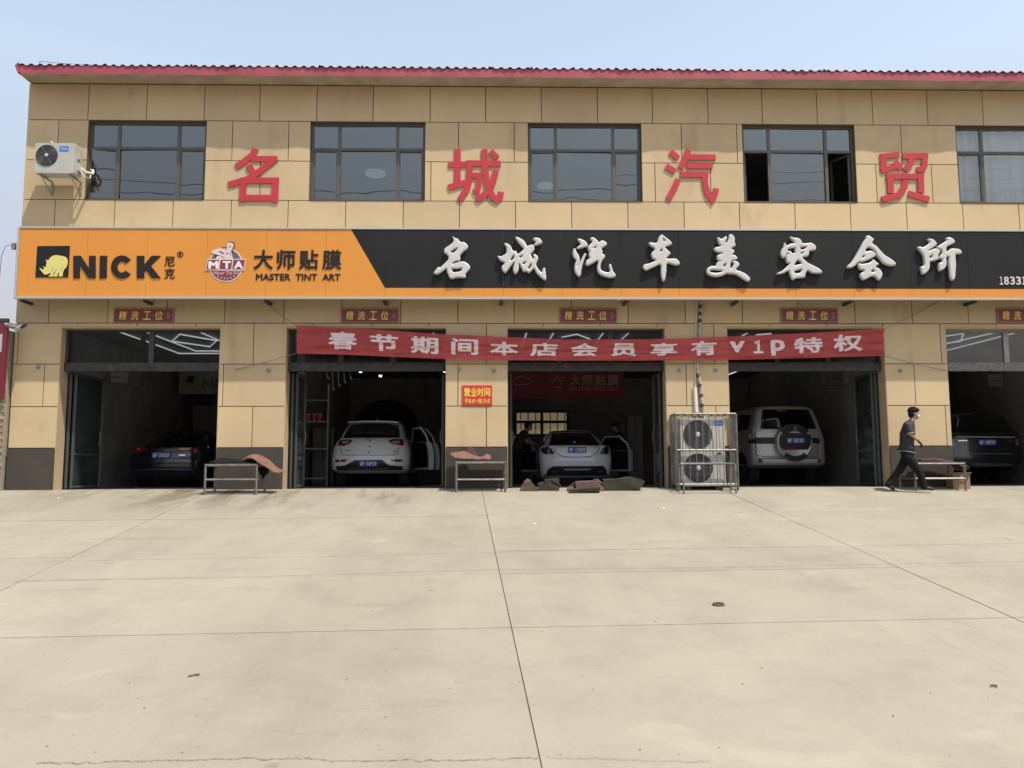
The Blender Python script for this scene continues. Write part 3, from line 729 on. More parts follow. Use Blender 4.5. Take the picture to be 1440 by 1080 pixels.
mb = MB(); text_px(mb, '尼', 231.5, 361, 246, 375, SY-.006, .01, .012); text_px(mb, '克', 231.5, 377.5, 246, 392, SY-.006, .01, .012); build('small_lettering', mb, INK, sg)
mb = MB(); cc = S([(1343, 227)], 30, 320, 6)[0]; rr = .062
for k in range(24):
    t0, t1 = 2*math.pi*k/24, 2*math.pi*(k+1)/24
    mb.prism([(cc[0]+rr*math.cos(t0), cc[1]+rr*math.sin(t0)), (cc[0]+rr*math.cos(t1), cc[1]+rr*math.sin(t1)), (cc[0]+rr*.78*math.cos(t1), cc[1]+rr*.78*math.sin(t1)), (cc[0]+rr*.78*math.cos(t0), cc[1]+rr*.78*math.sin(t0))], SY-.014, SY-.006)
text_mb(mb, 'R', cc[0]-.024, cc[0]+.026, cc[1]-.03, cc[1]+.03, SY-.006, .009, .02); build('registered_mark', mb, INK, sg)
for k, (c, x0, x1) in enumerate((('大', 357, 384), ('师', 389.5, 415.5), ('贴', 421, 447.5), ('膜', 453.5, 480))):
    mb = MB(); text_px(mb, c, x0, 351.5, x1, 379, SY-.006, .014, .022); build('letter', mb, INK, sg)
mb = MB(); text_px(mb, 'MASTER  TINT  ART', 360, 385, 479, 394.5, SY-.006, .010, .022); build('lettering', mb, INK, sg)
# round badge
BX = (285, 335, 16.62)
def disc(cx, cy, rx, ry, n=48, a0=0, a1=360): return [(cx+rx*math.cos(RAD(a0+(a1-a0)*k/n)), cy-ry*math.sin(RAD(a0+(a1-a0)*k/n))) for k in range(n)]
mb = MB(); mb.prism(S(disc(548, 625, 400, 400), *BX), SY-.012, SY-.006); bd = build('round_badge', mb, PINKW, sg)
mb = MB(); mb.prism(S([(548+370*math.cos(RAD(t)), 625-370*math.sin(RAD(t))) for t in range(18, 163, 6)], *BX), SY-.016, SY-.0125); build('badge_upper', mb, NAVY, bd)
mb = MB(); mb.prism(S([(548+370*math.cos(RAD(t)), 625-370*math.sin(RAD(t))) for t in range(202, 339, 6)], *BX), SY-.016, SY-.0125); build('badge_lower', mb, MAROON, bd)
mb = MB()
for i in range(6):
    for j in range(5):
        x, y = 715+i*46+(j % 2)*23, 300+j*40
        if (x-548)**2+(y-625)**2 < 350**2 and x < 930: mb.prism(S(disc(x, y, 9, 9, 6), *BX), SY-.0185, SY-.0165)
for x, y in ((235, 455), (275, 430), (262, 470), (215, 440)): mb.prism(S(disc(x, y, 9, 9, 6), *BX), SY-.0185, SY-.0165)
for k in range(6): t = RAD(238+k*13.0); mb.prism(S(disc(548+345*math.cos(t)*.98, 610-345*math.sin(t)*.98, 17, 17, 5), *BX), SY-.0185, SY-.0165)
build('badge_star', mb, PINKW, bd)
man = [[(590, 120), (640, 98), (715, 110), (738, 160), (700, 250), (665, 310), (690, 370), (715, 490), (300, 490), (350, 420), (420, 405), (250, 368), (205, 320), (240, 290), (400, 240), (500, 235), (570, 290), (575, 200)]]
mb = MB(); mb.prism(S(man[0], *BX), SY-.021, SY-.0165); build('badge_figure', mb, PINKW, bd)
mb = MB()
for pl in ([(600, 95), (680, 80), (745, 105), (762, 180), (735, 250), (700, 285), (735, 190), (735, 140), (700, 108)], [(625, 195), (665, 195), (655, 222), (630, 220)], [(400, 300), (520, 360), (500, 375), (385, 320)], [(470, 215), (560, 215), (570, 240), (450, 240)], [(560, 350), (600, 345), (580, 395)]): mb.prism(S(pl, *BX), SY-.0245, SY-.0215)
for ln in ([(420, 405), (520, 470)], [(640, 330), (660, 400)]): mb.stroke(S(ln, *BX), .008, SY-.0245, SY-.0215)
build('badge_figure_ink', mb, NAVY, bd)
mb = MB(); mb.prism(S([(68, 752), (118, 488), (1022, 488), (975, 762)], *BX), SY-.0215, SY-.017); pl = build('badge_plate', mb, PINKW, bd)
for q in ([(95, 728), (135, 512), (392, 512), (362, 728)], [(398, 728), (430, 512), (700, 512), (672, 728)], [(702, 728), (730, 512), (998, 512), (958, 728)]):
    mb = MB(); mb.prism(S(q, *BX), SY-.0255, SY-.022); mb and build('badge_block', mb, MAROON, bd)
mb = MB()
for c, x0, x1 in (('M', 135, 365), ('T', 468, 660), ('A', 738, 945)):
    text_px(mb, c, BX[0]+x0/BX[2], BX[1]+535/BX[2], BX[0]+x1/BX[2], BX[1]+712/BX[2], SY-.026, .004, .05)
build('badge_lettering', mb, mat('badge_bright', (.66, .62, .61), .5), bd)
mb = MB(); text_px(mb, 'Master Tint Art', BX[0]+250/BX[2], BX[1]+775/BX[2], BX[0]+850/BX[2], BX[1]+850/BX[2], SY-.0165, .004, .0, shear=.35); build('badge_script', mb, mat('badge_pink', (.62, .38, .36), .5), bd)
# raised brush characters traced as smooth outlines, puffed with rounded shoulders
def catmull(p, n=5):
    out = []; m = len(p)
    for i in range(m):
        a, b, c, d = (Vector(p[(i+k-1) % m]) for k in range(4))
        for k in range(n):
            t = k/n; out.append(tuple(.5*((2*b)+(c-a)*t+(2*a-5*b+4*c-d)*t*t+(3*b-a-3*c+d)*t**3)))
    return out
def sdf(polys, gx, gy):
    PX, PY = np.meshgrid(gx, gy, indexing='ij'); D = np.full(PX.shape, 1e9); I = np.zeros(PX.shape, int)
    for pl_ in polys:
        n = len(pl_)
        for i in range(n):
            ax, ay = pl_[i]; bx, by = pl_[(i+1) % n]; ex, ey = bx-ax, by-ay; l2 = ex*ex+ey*ey+1e-9
            t = np.clip(((PX-ax)*ex+(PY-ay)*ey)/l2, 0, 1); D = np.minimum(D, np.hypot(PX-ax-t*ex, PY-ay-t*ey))
            if ay != by:
                c = ((ay > PY) != (by > PY)) & (PX < (bx-ax)*(PY-ay)/(by-ay)+ax); I += c
    return np.where(I % 2 == 1, D, -D)
def puff(outlines, ox, oy, s, Y, depth, shoulder, N=84):
    polys = [catmull(o) for o in outlines]; al = np.array([q for p in polys for q in p]); lo, hi = al.min(0)-14, al.max(0)+14
    n2 = int(N*(hi[1]-lo[1])/(hi[0]-lo[0]))+1; gx = np.linspace(lo[0], hi[0], N); gy = np.linspace(lo[1], hi[1], n2); F = sdf(polys, gx, gy)
    vid = {}; mb = MB()
    def vert(px, py, f):
        k = (round(px, 2), round(py, 2))
        if k not in vid:
            u = min(max(f, 0)/shoulder, 1); h = math.sqrt(1-(1-u)**2); p = at(ox+px/s, oy+py/s, Y)
            vid[k] = len(mb.v); mb.v.append((p.x, Y-depth*(.45+.55*h), p.z))
        return vid[k]
    for i in range(N-1):
        for j in range(n2-1):
            cs = [(gx[i], gy[j], F[i, j]), (gx[i+1], gy[j], F[i+1, j]), (gx[i+1], gy[j+1], F[i+1, j+1]), (gx[i], gy[j+1], F[i, j+1])]
            poly = []; cut = []
            for k in range(4):
                a, b = cs[k], cs[(k+1) % 4]
                if a[2] > 0: poly.append(vert(*a))
                if (a[2] > 0) != (b[2] > 0):
                    t = a[2]/(a[2]-b[2]); q = vert(a[0]+(b[0]-a[0])*t, a[1]+(b[1]-a[1])*t, 0); poly.append(q); cut.append(q)
            if len(set(poly)) >= 3: mb.f.append(poly)
            if len(cut) == 2 and cut[0] != cut[1]:                # skirt back to the board
                e = []
                for q in cut:
                    k = ('b', q)
                    if k not in vid: vid[k] = len(mb.v); mb.v.append((mb.v[q][0], Y, mb.v[q][2]))
                    e.append(vid[k])
                mb.f.append([cut[0], cut[1], e[1], e[0]])
    return mb
CALL = {
 'ming': (605, [[(450, 35), (500, 75), (560, 95), (610, 155), (680, 160), (740, 200), (768, 255), (740, 310), (680, 350), (610, 435), (612, 500), (590, 545), (520, 550), (450, 600), (560, 570), (660, 550), (740, 580), (805, 645), (800, 710), (720, 810), (715, 880), (560, 880), (430, 905), (380, 860), (340, 770), (330, 700), (240, 765), (150, 815), (80, 800), (75, 770), (165, 660), (195, 675), (290, 590), (370, 495), (335, 410), (290, 390), (280, 320), (320, 270), (400, 215), (470, 140)], [(420, 365), (450, 372), (485, 365), (555, 285), (490, 310)], [(440, 705), (470, 765), (520, 765), (610, 745), (645, 690), (560, 700)]]),
 'cheng': (695, [[(425, 55), (500, 70), (600, 130), (650, 210), (665, 240), (740, 215), (795, 225), (815, 290), (795, 345), (745, 405), (760, 460), (785, 505), (800, 470), (780, 410), (830, 405), (880, 450), (890, 510), (850, 630), (945, 765), (965, 750), (985, 690), (1025, 685), (1045, 800), (1048, 915), (1025, 935), (950, 885), (850, 790), (800, 700), (740, 765), (690, 785), (650, 755), (600, 765), (560, 720), (505, 600), (500, 680), (480, 760), (430, 810), (390, 770), (375, 690), (405, 575), (330, 660), (260, 755), (215, 785), (165, 740), (145, 665), (205, 580), (120, 540), (65, 455), (85, 435), (130, 450), (235, 385), (235, 260), (195, 200), (235, 180), (320, 225), (355, 280), (365, 315), (415, 350), (435, 325), (480, 395), (585, 305), (560, 255), (500, 190), (450, 120)], [(780, 90), (860, 70), (930, 95), (972, 165), (940, 200), (820, 235), (800, 200), (835, 165)], [(335, 515), (385, 435), (400, 465), (350, 530)], [(510, 465), (560, 432), (568, 445), (530, 478)], [(575, 592), (640, 560), (605, 608)], [(686, 695), (735, 605), (748, 630), (702, 700)]]),
 'qi': (795, [[(235, 95), (300, 95), (400, 140), (445, 200), (440, 250), (380, 270), (250, 300), (225, 270), (295, 210), (265, 150)], [(195, 285), (220, 350), (270, 430), (288, 500), (285, 570), (240, 650), (290, 570), (350, 440), (390, 385), (420, 410), (380, 520), (340, 640), (320, 740), (305, 840), (260, 855), (200, 790), (175, 700), (185, 610), (210, 530), (160, 470), (140, 390), (155, 310)], [(505, 80), (540, 60), (600, 85), (650, 130), (675, 160), (740, 125), (810, 155), (840, 200), (800, 250), (730, 290), (755, 350), (740, 385), (790, 420), (800, 465), (750, 530), (715, 610), (710, 690), (740, 735), (810, 765), (880, 765), (890, 720), (875, 640), (890, 605), (925, 620), (960, 740), (1015, 820), (1000, 865), (920, 885), (820, 870), (700, 820), (645, 750), (635, 660), (655, 540), (540, 600), (440, 640), (405, 610), (420, 535), (490, 480), (470, 460), (470, 380), (490, 340), (460, 340), (450, 250), (520, 180), (535, 130), (500, 120)], [(560, 288), (622, 248), (602, 278)]]),
 'che': (890, [[(585, 10), (640, 50), (720, 110), (785, 180), (750, 225), (650, 265), (700, 320), (755, 385), (735, 420), (690, 470), (690, 495), (860, 495), (920, 540), (945, 590), (920, 625), (870, 635), (780, 610), (685, 600), (670, 760), (640, 930), (605, 955), (575, 900), (555, 780), (550, 620), (440, 660), (330, 710), (260, 735), (205, 700), (195, 655), (230, 610), (320, 590), (450, 530), (400, 500), (360, 430), (375, 370), (430, 305), (350, 240), (310, 190), (340, 165), (470, 175), (500, 90), (540, 30)], [(608, 92), (648, 127), (612, 138)], [(546, 352), (565, 298), (577, 340)]]),
 'mei': (980, [[(400, 85), (430, 65), (490, 95), (540, 60), (590, 45), (600, 90), (570, 165), (590, 170), (630, 90), (635, 25), (680, 0), (730, 30), (760, 90), (755, 165), (775, 215), (760, 250), (690, 290), (740, 320), (745, 375), (710, 415), (770, 430), (812, 485), (770, 525), (705, 535), (780, 545), (840, 580), (845, 640), (785, 715), (900, 760), (1010, 825), (1070, 900), (1050, 950), (1000, 955), (880, 880), (760, 815), (640, 805), (600, 800), (500, 845), (400, 865), (300, 855), (210, 815), (180, 750), (210, 680), (280, 645), (365, 640), (395, 570), (470, 545), (420, 540), (395, 490), (400, 430), (500, 385), (400, 370), (335, 320), (360, 270), (470, 240), (430, 190)], [(250, 745), (300, 725), (400, 730), (500, 745), (430, 775), (300, 775)], [(688, 560), (730, 600), (682, 690), (668, 670)], [(522, 642), (570, 598), (552, 654)]]),
 'rong': (1080, [[(430, 60), (470, 50), (500, 70), (580, 75), (650, 110), (690, 180), (790, 180), (860, 175), (930, 215), (962, 280), (940, 325), (830, 345), (815, 400), (790, 450), (690, 470), (740, 530), (800, 580), (920, 640), (1030, 700), (1085, 770), (1040, 795), (880, 790), (790, 740), (740, 830), (745, 860), (710, 880), (550, 895), (500, 930), (455, 890), (420, 800), (405, 745), (300, 795), (190, 810), (170, 790), (270, 740), (370, 650), (425, 585), (380, 590), (345, 520), (350, 440), (400, 385), (370, 400), (330, 470), (290, 485), (245, 430), (245, 350), (295, 260), (315, 175), (345, 185), (370, 230), (440, 190), (520, 180), (470, 120)], [(400, 300), (515, 282), (535, 292), (520, 335), (540, 365), (490, 388), (430, 332), (395, 345)], [(635, 275), (760, 260), (690, 310)], [(645, 398), (692, 362), (672, 398)], [(525, 625), (590, 530), (660, 595), (600, 610)], [(520, 750), (580, 735), (665, 715), (625, 780), (540, 785)]]),
 'hui': (1180, [[(530, 45), (580, 25), (640, 60), (690, 110), (655, 180), (740, 240), (820, 330), (920, 430), (1050, 510), (1130, 590), (1110, 635), (1000, 640), (880, 590), (800, 500), (745, 430), (700, 345), (620, 280), (560, 275), (515, 350), (600, 335), (670, 350), (725, 420), (690, 465), (560, 530), (440, 570), (385, 565), (290, 655), (190, 690), (140, 655), (230, 570), (320, 430), (400, 290), (450, 190), (520, 90)], [(380, 585), (440, 600), (560, 585), (630, 555), (680, 510), (730, 555), (790, 605), (725, 660), (800, 700), (855, 780), (850, 860), (800, 935), (760, 920), (700, 860), (620, 865), (480, 930), (410, 870), (410, 800), (490, 740), (400, 710), (360, 640)], [(632, 758), (670, 716), (695, 758)], [(446, 467), (482, 432), (488, 450), (464, 474)]]),
 'suo': (1280, [[(125, 275), (185, 250), (240, 265), (330, 210), (370, 160), (330, 105), (370, 90), (450, 110), (510, 170), (515, 215), (450, 270), (350, 340), (480, 290), (560, 310), (585, 360), (550, 430), (545, 510), (460, 545), (380, 570), (375, 660), (340, 750), (240, 815), (195, 740), (190, 660), (240, 645), (260, 600), (250, 480), (215, 390)], [(515, 260), (560, 230), (640, 180), (720, 120), (700, 85), (770, 60), (840, 90), (885, 150), (860, 190), (720, 260), (720, 355), (770, 320), (820, 290), (960, 300), (1010, 340), (1025, 385), (960, 410), (895, 420), (905, 600), (895, 780), (880, 900), (820, 940), (780, 860), (765, 700), (750, 540), (760, 465), (710, 470), (715, 600), (690, 680), (630, 730), (560, 740), (545, 650), (560, 580), (610, 570), (620, 500), (560, 500), (580, 430), (610, 400), (610, 320), (550, 300)], [(366, 468), (422, 426), (402, 480)]])}
for key, (ox, ol) in CALL.items():
    build('white_character', puff(ol, ox, 330, 14.4, SY-.03, .065, 24), WHITEL, sg, smooth=True, flat_ang=RAD(60))
mb = MB()
for ch, x0, x1 in (('1', 1405.5, 1410), ('8', 1411.5, 1418.5), ('3', 1420, 1427), ('3', 1428.5, 1435.5), ('1', 1437, 1441.5)): text_px(mb, ch, x0, 389, x1, 400.5, SY-.012, .008, .025, N=30)
build('phone_number', mb, WHITEL, sg)

# ------------------------------------------------------------------ big red characters on the upper wall
REDC = [
 (310, 'red character board between the leftmost two upstairs windows', [([(535, 100), (490, 185), (360, 290), (235, 372)], 96), ([(470, 250), (860, 252)], 92), ([(850, 235), (560, 465), (430, 555), (118, 645)], 96), ([(422, 350), (540, 520)], 96), ([(300, 580), (887, 580)], 92), ([(348, 560), (335, 906)], 100), ([(838, 538), (826, 912)], 100), ([(295, 846), (875, 846)], 96)]),
 (620, 'red character board between the second and third upstairs windows', [([(253, 105), (250, 630)], 100), ([(112, 337), (375, 334)], 92), ([(112, 690), (385, 610)], 96), ([(385, 318), (910, 326)], 95), ([(436, 280), (432, 560), (400, 700), (285, 880)], 98), ([(470, 505), (620, 500)], 88), ([(575, 480), (575, 660), (555, 735), (490, 752)], 84), ([(660, 108), (670, 400), (705, 640), (785, 830), (850, 872), (900, 825), (912, 755)], 96), ([(838, 425), (790, 610), (720, 750), (545, 880)], 96), ([(755, 135), (852, 240)], 94)]),
 (925, 'red character board between the third window and the window with open casements', [([(192, 140), (308, 240)], 94), ([(125, 360), (262, 446)], 94), ([(312, 560), (245, 710), (155, 868)], 94), ([(468, 108), (410, 260), (340, 400)], 94), ([(420, 224), (880, 227)], 90), ([(440, 358), (835, 360)], 86), ([(345, 490), (770, 490)], 90), ([(715, 455), (720, 640), (765, 800), (825, 872), (868, 800), (888, 702)], 90)]),
 (1225, 'red character board between the open casements and the curtained window', [([(135, 218), (430, 182)], 84), ([(188, 180), (190, 420)], 104), ([(150, 432), (430, 350)], 84), ([(360, 290), (455, 395)], 94), ([(475, 210), (865, 206)], 92), ([(615, 220), (598, 330), (510, 430)], 94), ([(815, 180), (812, 350), (785, 410), (695, 416)], 92), ([(230, 518), (802, 520)], 86), ([(285, 480), (300, 776)], 98), ([(748, 480), (760, 766)], 98), ([(528, 575), (500, 690), (420, 800), (165, 872)], 96), ([(562, 782), (882, 872)], 94)])]
for ox, lab, strokes in REDC:
    mb = MB()
    for k, (ln, w) in enumerate(strokes):
        P = pz(ln, -.045, ox, 200, 10.8); mb.stroke(P, w/10.8/67.3, -.046-.0013*k, -.030+.0003*k)
    ch = build('wall_character', mb, RED); tag(ch, lab, 'wall lettering', 'four red characters on the upper wall')

# ------------------------------------------------------------------ bay plaques and notice
BAYN = (('5', 'the bay with the black sedan'), ('4', 'the bay with the white hatchback'), ('3', 'the bay with the pale sedan'), ('2', 'the bay with the silver four wheel drive'), ('1', 'the rightmost bay'))
for (x0, x1), (n, w) in zip(((160, 244.5), (479.5, 561), (787, 867.5), (1098, 1178.5), (1402, 1482)), BAYN):
    Y = -.02; a, b = X(x0, 444, -.04), X(x1, 444, -.04); c, d = Z(454, (x0+x1)/2, -.04), Z(434, (x0+x1)/2, -.04)
    t = thing('bay_plaque', f'maroon gold-lettered plaque numbered {n} above {w}', 'plaque', ((a+b)/2, Y, c), 'maroon plaques above the bays')
    mb = MB(); mb.box(a, b, -.045, -.022, c, d); build('board', mb, PLAQ, t)
    mb = MB(); e = .022; mb.box(a, b, -.052, -.046, c, c+e); mb.box(a, b, -.052, -.046, d-e, d); mb.box(a, a+e, -.052, -.046, c+e, d-e); mb.box(b-e, b, -.052, -.046, c+e, d-e); build('border', mb, PLAQT, t)
    mb = MB(); W = b-a
    for k, chh in enumerate('精洗工位'):
        cx = a+W*(.15+.2*k); z0 = c+(d-c)*.2; z1 = c+(d-c)*.82
        text_mb(mb, chh, cx-.075, cx+.085, z0, z1, -.047, .006, .016, shear=.12)
    build('lettering', mb, GOLD, t)
    mb = MB(); cx = a+W*.91; text_mb(mb, n, cx-.025, cx+.025, c+(d-c)*.3, c+(d-c)*.72, -.047, .006, .01); build('number', mb, mat('number_pink', (.42, .16, .16), .5), t)
a, b = X(650, 556, -.03), X(692, 556, -.03); c, d = Z(570, 671, -.03), Z(542, 671, -.03)
t = thing('opening_hours_sign', 'small red sign with yellow opening hours on the pillar beside the white hatchback', 'sign', ((a+b)/2, -.02, c))
mb = MB(); mb.box(a, b, -.04, -.022, c, d); build('board', mb, NOTICE, t)
mb = MB(); W = b-a; H = d-c
for k, chh in enumerate('营业时间'): text_mb(mb, chh, a+W*(.06+.225*k), a+W*(.06+.225*k+.205), c+H*.44, c+H*.88, -.041, .004, .028)
for k, (chh, x0, x1) in enumerate((('早', .09, .20), ('8', .22, .29), ('点', .31, .43), ('-', .45, .50), ('晚', .53, .66), ('1', .68, .72), ('9', .735, .79), ('点', .81, .93))):
    z0, z1 = (c+H*.10, c+H*.33) if chh != '-' else (c+H*.20, c+H*.24)
    text_mb(mb, chh, a+W*x0, a+W*x1, z0, z1, -.041, .004, .02)
build('lettering', mb, NYEL, t)

# ------------------------------------------------------------------ red cloth banner
BT = [(418, 457.5), (520, 463), (627, 469.5), (713, 474), (800, 476.5), (900, 477), (1000, 474), (1060, 471.5), (1150, 467.5), (1243, 462.5)]
BB = [(416, 497), (520, 500), (627, 505), (713, 506.5), (800, 507), (900, 507), (1000, 506), (1060, 505), (1150, 503), (1243, 500)]
BYY = -.16
def interp(tab, x):
    return float(np.interp(x, [p[0] for p in tab], [p[1] for p in tab]))
def ban(u, v, lift=0.):
    px = 417+826*u; py = interp(BT, px)*(1-v)+interp(BB, px)*v
    e = min(u, 1-u); w = .016*math.sin(v*9+u*5)+.011*math.sin(v*19-u*22)+.010*math.sin(u*31+v*3)+.020*math.exp(-e*14)*math.sin((v-.5)*16+e*40)+.008*math.sin(v*31+u*61)
    Y = BYY + .03*math.sin(u*math.pi) + w
    p = at(px, py, BYY); return (p.x, Y-lift, p.z)
BANM = mat('banner_red', (.52, .080, .078), .75, noise=.18, nscale=3)
_b = BANM.node_tree; tr = _b.nodes.new('ShaderNodeBsdfTransparent'); tl = _b.nodes.new('ShaderNodeBsdfTranslucent'); tl.inputs['Color'].default_value = (.5, .08, .085, 1)
m1 = _b.nodes.new('ShaderNodeMixShader'); m1.inputs[0].default_value = .25; m2 = _b.nodes.new('ShaderNodeMixShader'); m2.inputs[0].default_value = .10
_b.links.new(_b.nodes['Principled BSDF'].outputs[0], m1.inputs[1]); _b.links.new(tl.outputs[0], m1.inputs[2]); _b.links.new(m1.outputs[0], m2.inputs[1]); _b.links.new(tr.outputs[0], m2.inputs[2]); _b.links.new(m2.outputs[0], _b.nodes['Material Output'].inputs['Surface'])
mb = MB(); mb.grid(lambda u, v: ban(u, v), 300, 24)
bo = thing('cloth_banner', 'long sagging red cloth banner with pale characters strung across three bays', 'banner', tuple(ban(.5, 1)))
build('cloth', mb, BANM, bo, smooth=True)
BW = mat('banner_print', (.66, .54, .53), .75)
CH = [('春', 482, 40, .14, .80), ('节', 540, 40, .16, .80), ('期', 597, 39, .16, .82), ('间', 653.5, 38, .14, .80), ('本', 709, 40, .20, .78), ('店', 765, 39, .2, .8), ('会', 822, 38, .2, .8), ('员', 877.5, 36, .2, .78), ('享', 934, 38, .2, .78), ('有', 990, 36, .16, .80), ('v', 1037, 21, .22, .70), ('1', 1067, 14, .22, .76), ('p', 1094.5, 20, .22, .88), ('特', 1137, 40, .18, .80), ('权', 1192, 41, .14, .80)]
for chh, cx, w, v0, v1 in CH:
    vv, ff = glyph(chh, .03); mb = MB(); u0, u1 = (cx-w/2-417)/826, (cx+w/2-417)/826
    mb.v = [ban(u0+(u1-u0)*a, v1+(v0-v1)*c, .007+.004*dz) for a, c, dz in vv]; mb.f = ff
    build('banner_character', mb, BW, bo)
for px, py, qx, qy in ((418, 458, 372, 425), (416, 497, 330, 520), (1243, 463, 1320, 424), (1243, 500, 1330, 521)):
    a = at(px, py, BYY); b = at(qx, qy, -.03); mb = MB(); mb.tube([a, a.lerp(b, .5)+Vector((0, 0, -.02)), b], .006, 5); build('tie_cord', mb, mat('cord_grey', (.16, .14, .12), .8), bo)

# ------------------------------------------------------------------ bolts on the pillars
for px, py, w in ((54, 516, 'pillar at the left end'), (378, 521, 'pillar right of the black sedan'), (646, 519, 'pillar above the opening hours sign, its left one'), (694.5, 521, 'pillar above the opening hours sign, its right one'), (955, 520.5, 'pillar left of the white pipe'), (1006, 520.5, 'pillar right of the white pipe'), (1266, 521, 'pillar above the walking man')):
    q = at(px, py, -.025); t = thing('wall_eyelet', f'small grey metal eyelet on the {w}', 'wall eyelet', q, 'grey eyelets on the pillars')
    mb = MB(); mb.rev((q.x, -.022, q.z), (0, -1, 0), [(.045, 0), (.045, .008), (.02, .012), (.02, .04), (.012, .045)], 14); build('plate', mb, STEELD, t)
    mb = MB(); R_ = .022; mb.tube([(q.x+R_*math.cos(t_*.6283), -.075, q.z+R_*math.sin(t_*.6283)) for t_ in range(11)], .006, 5); build('ring', mb, STEELD, t)

# ------------------------------------------------------------------ air conditioners
def fan(parent, cx, cz, y, r):
    mb = MB(); mb.rev((cx, y, cz), (0, -1, 0), [(r, 0), (r, .012), (r*.97, .016), (r*.95, .010)], 40); g = build('fan_grille', mb, ACG, parent)
    mb = MB()
    for k in range(1, 9):
        rr = r*k/9.0; mb.tube([(cx+rr*math.cos(2*math.pi*j/28), y-.018, cz+rr*math.sin(2*math.pi*j/28)) for j in range(29)], .003, 4, False)
    for k in range(12): t = 2*math.pi*k/12; mb.tube([(cx, y-.02, cz), (cx+r*.95*math.cos(t), y-.02, cz+r*.95*math.sin(t))], .003, 4)
    build('grille_wire', mb, mat('wire_dark', (.07, .07, .075), .5), g)
    mb = MB(); mb.rev((cx, y-.012, cz), (0, -1, 0), [(r*.17, 0), (r*.17, .012), (r*.10, .018)], 18); build('fan_hub', mb, mat('hub_grey', (.38, .38, .38), .5), g)
YF = -.56
q0, q1 = at(50, 201, YF), at(104, 243.5, YF); a, b, c, d = q0.x, q1.x, q1.z, q0.z
t = thing('wall_air_conditioner', 'white wall air conditioner unit on brackets at the top left corner of the facade', 'air conditioner', ((a+b)/2, -.3, c))
def rbox(x0, x1, y0, y1, z0, z1, r=.02):
    mb = MB(); mb.prism([(x0+r, z0), (x1-r, z0), (x1-r*.3, z0+r*.3), (x1, z0+r), (x1, z1-r), (x1-r*.3, z1-r*.3), (x1-r, z1), (x0+r, z1), (x0+r*.3, z1-r*.3), (x0, z1-r), (x0, z0+r), (x0+r*.3, z0+r*.3)], y0, y1); return mb
build('casing', rbox(a, b, YF, YF+.30, c, d, .03), ACW, t, label=None)
cc = at(66, 218.5, YF); fan(t, cc.x, cc.z, YF-.001, .225)
p, q = at(84, 205.5, YF), at(96.5, 213, YF); mb = MB(); mb.box(p.x, q.x, YF-.004, YF-.001, q.z, p.z); lb = build('brand_label', mb, ACB, t)
mb = MB(); text_mb(mb, 'Midea', p.x+.035, q.x-.02, q.z+.03, p.z-.03, YF-.005, .002, .02); build('brand_lettering', mb, ACW, lb)
for x in (a+.12, b-.10):
    mb = MB(); mb.box(x-.015, x+.015, YF+.02, -.02, c-.035, c-.005); mb.box(x-.015, x+.015, -.05, -.02, c-.30, c-.036); mb.tube([(x, YF+.05, c-.03), (x, -.04, c-.28)], .014, 4)
    mb.box(x-.03, x+.03, YF+.03, YF+.07, c-.012, c-.001); build('bracket', mb, STEELD, t)
mb = MB(); mb.box(b+.001, b+.05, YF+.12, YF+.26, c+.10, c+.26); mb.box(b+.001, b+.035, YF+.1, YF+.2, c+.34, c+.5); build('valve_cover', mb, ACW, t)
mb = MB(); pp = [(b+.04, YF+.2, c+.18), (b+.14, YF+.22, c+.10), (b+.19, -.15, c+.14), (b+.15, -.05, c+.24), (b+.09, -.03, c+.26)]; mb.tube(pp, .025, 8)
mb.tube([(b+.04, YF+.16, c+.14), (b+.10, YF+.2, c-.0), (b+.13, -.12, c+.05), (b+.09, -.03, c+.14)], .016, 6); build('pipe', mb, mat('pipe_wrap', (.6, .58, .52), .7), t)
mb = MB(); mb.tube([(a+.28, YF+.2, d-.01), (a+.24, YF+.2, d+.08), (a+.20, YF+.2, d+.11)], .022, 8); build('top_hook', mb, ACW, t)

# caged outdoor unit
YC0, YC1 = -.06, -.50; gzc = gz(-.3)
xa, xb = X(951, 640, YC1), X(1036.5, 640, YC1); zt2 = Z(582, 993, YC1)
cg = thing('steel_cage', 'galvanised steel bar cage round the air conditioner beside the middle bay', 'cage', ((xa+xb)/2, YC1, gz(YC1)))
xbl, xbr = X(946, 640, YC0), X(1036.5, 640, YC0)-.0
corner = [(xa, YC1), (xb, YC1), (xb-.0, YC0), (xa-.0, YC0)]
for (x, y) in corner: mb = MB(); mb.bar((x, y, gz(y)), (x, y, zt2), .035); build('post', mb, STEEL, cg)
zm = Z(633, 993, YC1)
for z in (zt2, zm, gz(YC1)+.13):
    for k in range(4):
        (x, y), (x2, y2) = corner[k], corner[(k+1) % 4]; mb = MB(); mb.bar((x, y, z), (x2, y2, z), .03); build('rail', mb, STEEL, cg)
proto = None
def cage_bar(x, y, z0, z1):
    mb = MB(); mb.tube([(x, y, z0), (x, y, z1)], .0095, 6); build('bar', mb, STEEL, cg)
nb = 9
for k in range(1, nb): cage_bar(xa+(xb-xa)*k/nb, YC1-.005, gz(YC1)+.13, zt2)
for k in range(1, 5):
    y = YC1+(YC0-YC1)*k/5; cage_bar(xa, y, gz(YC1)+.13, zt2); cage_bar(xb, y, gz(YC1)+.13, zt2)
for k in range(1, nb):
    x = xa+(xb-xa)*k/nb; mb = MB(); mb.tube([(x, YC1, zt2), (x, YC0, zt2)], .009, 5); build('top_bar', mb, STEEL, cg)
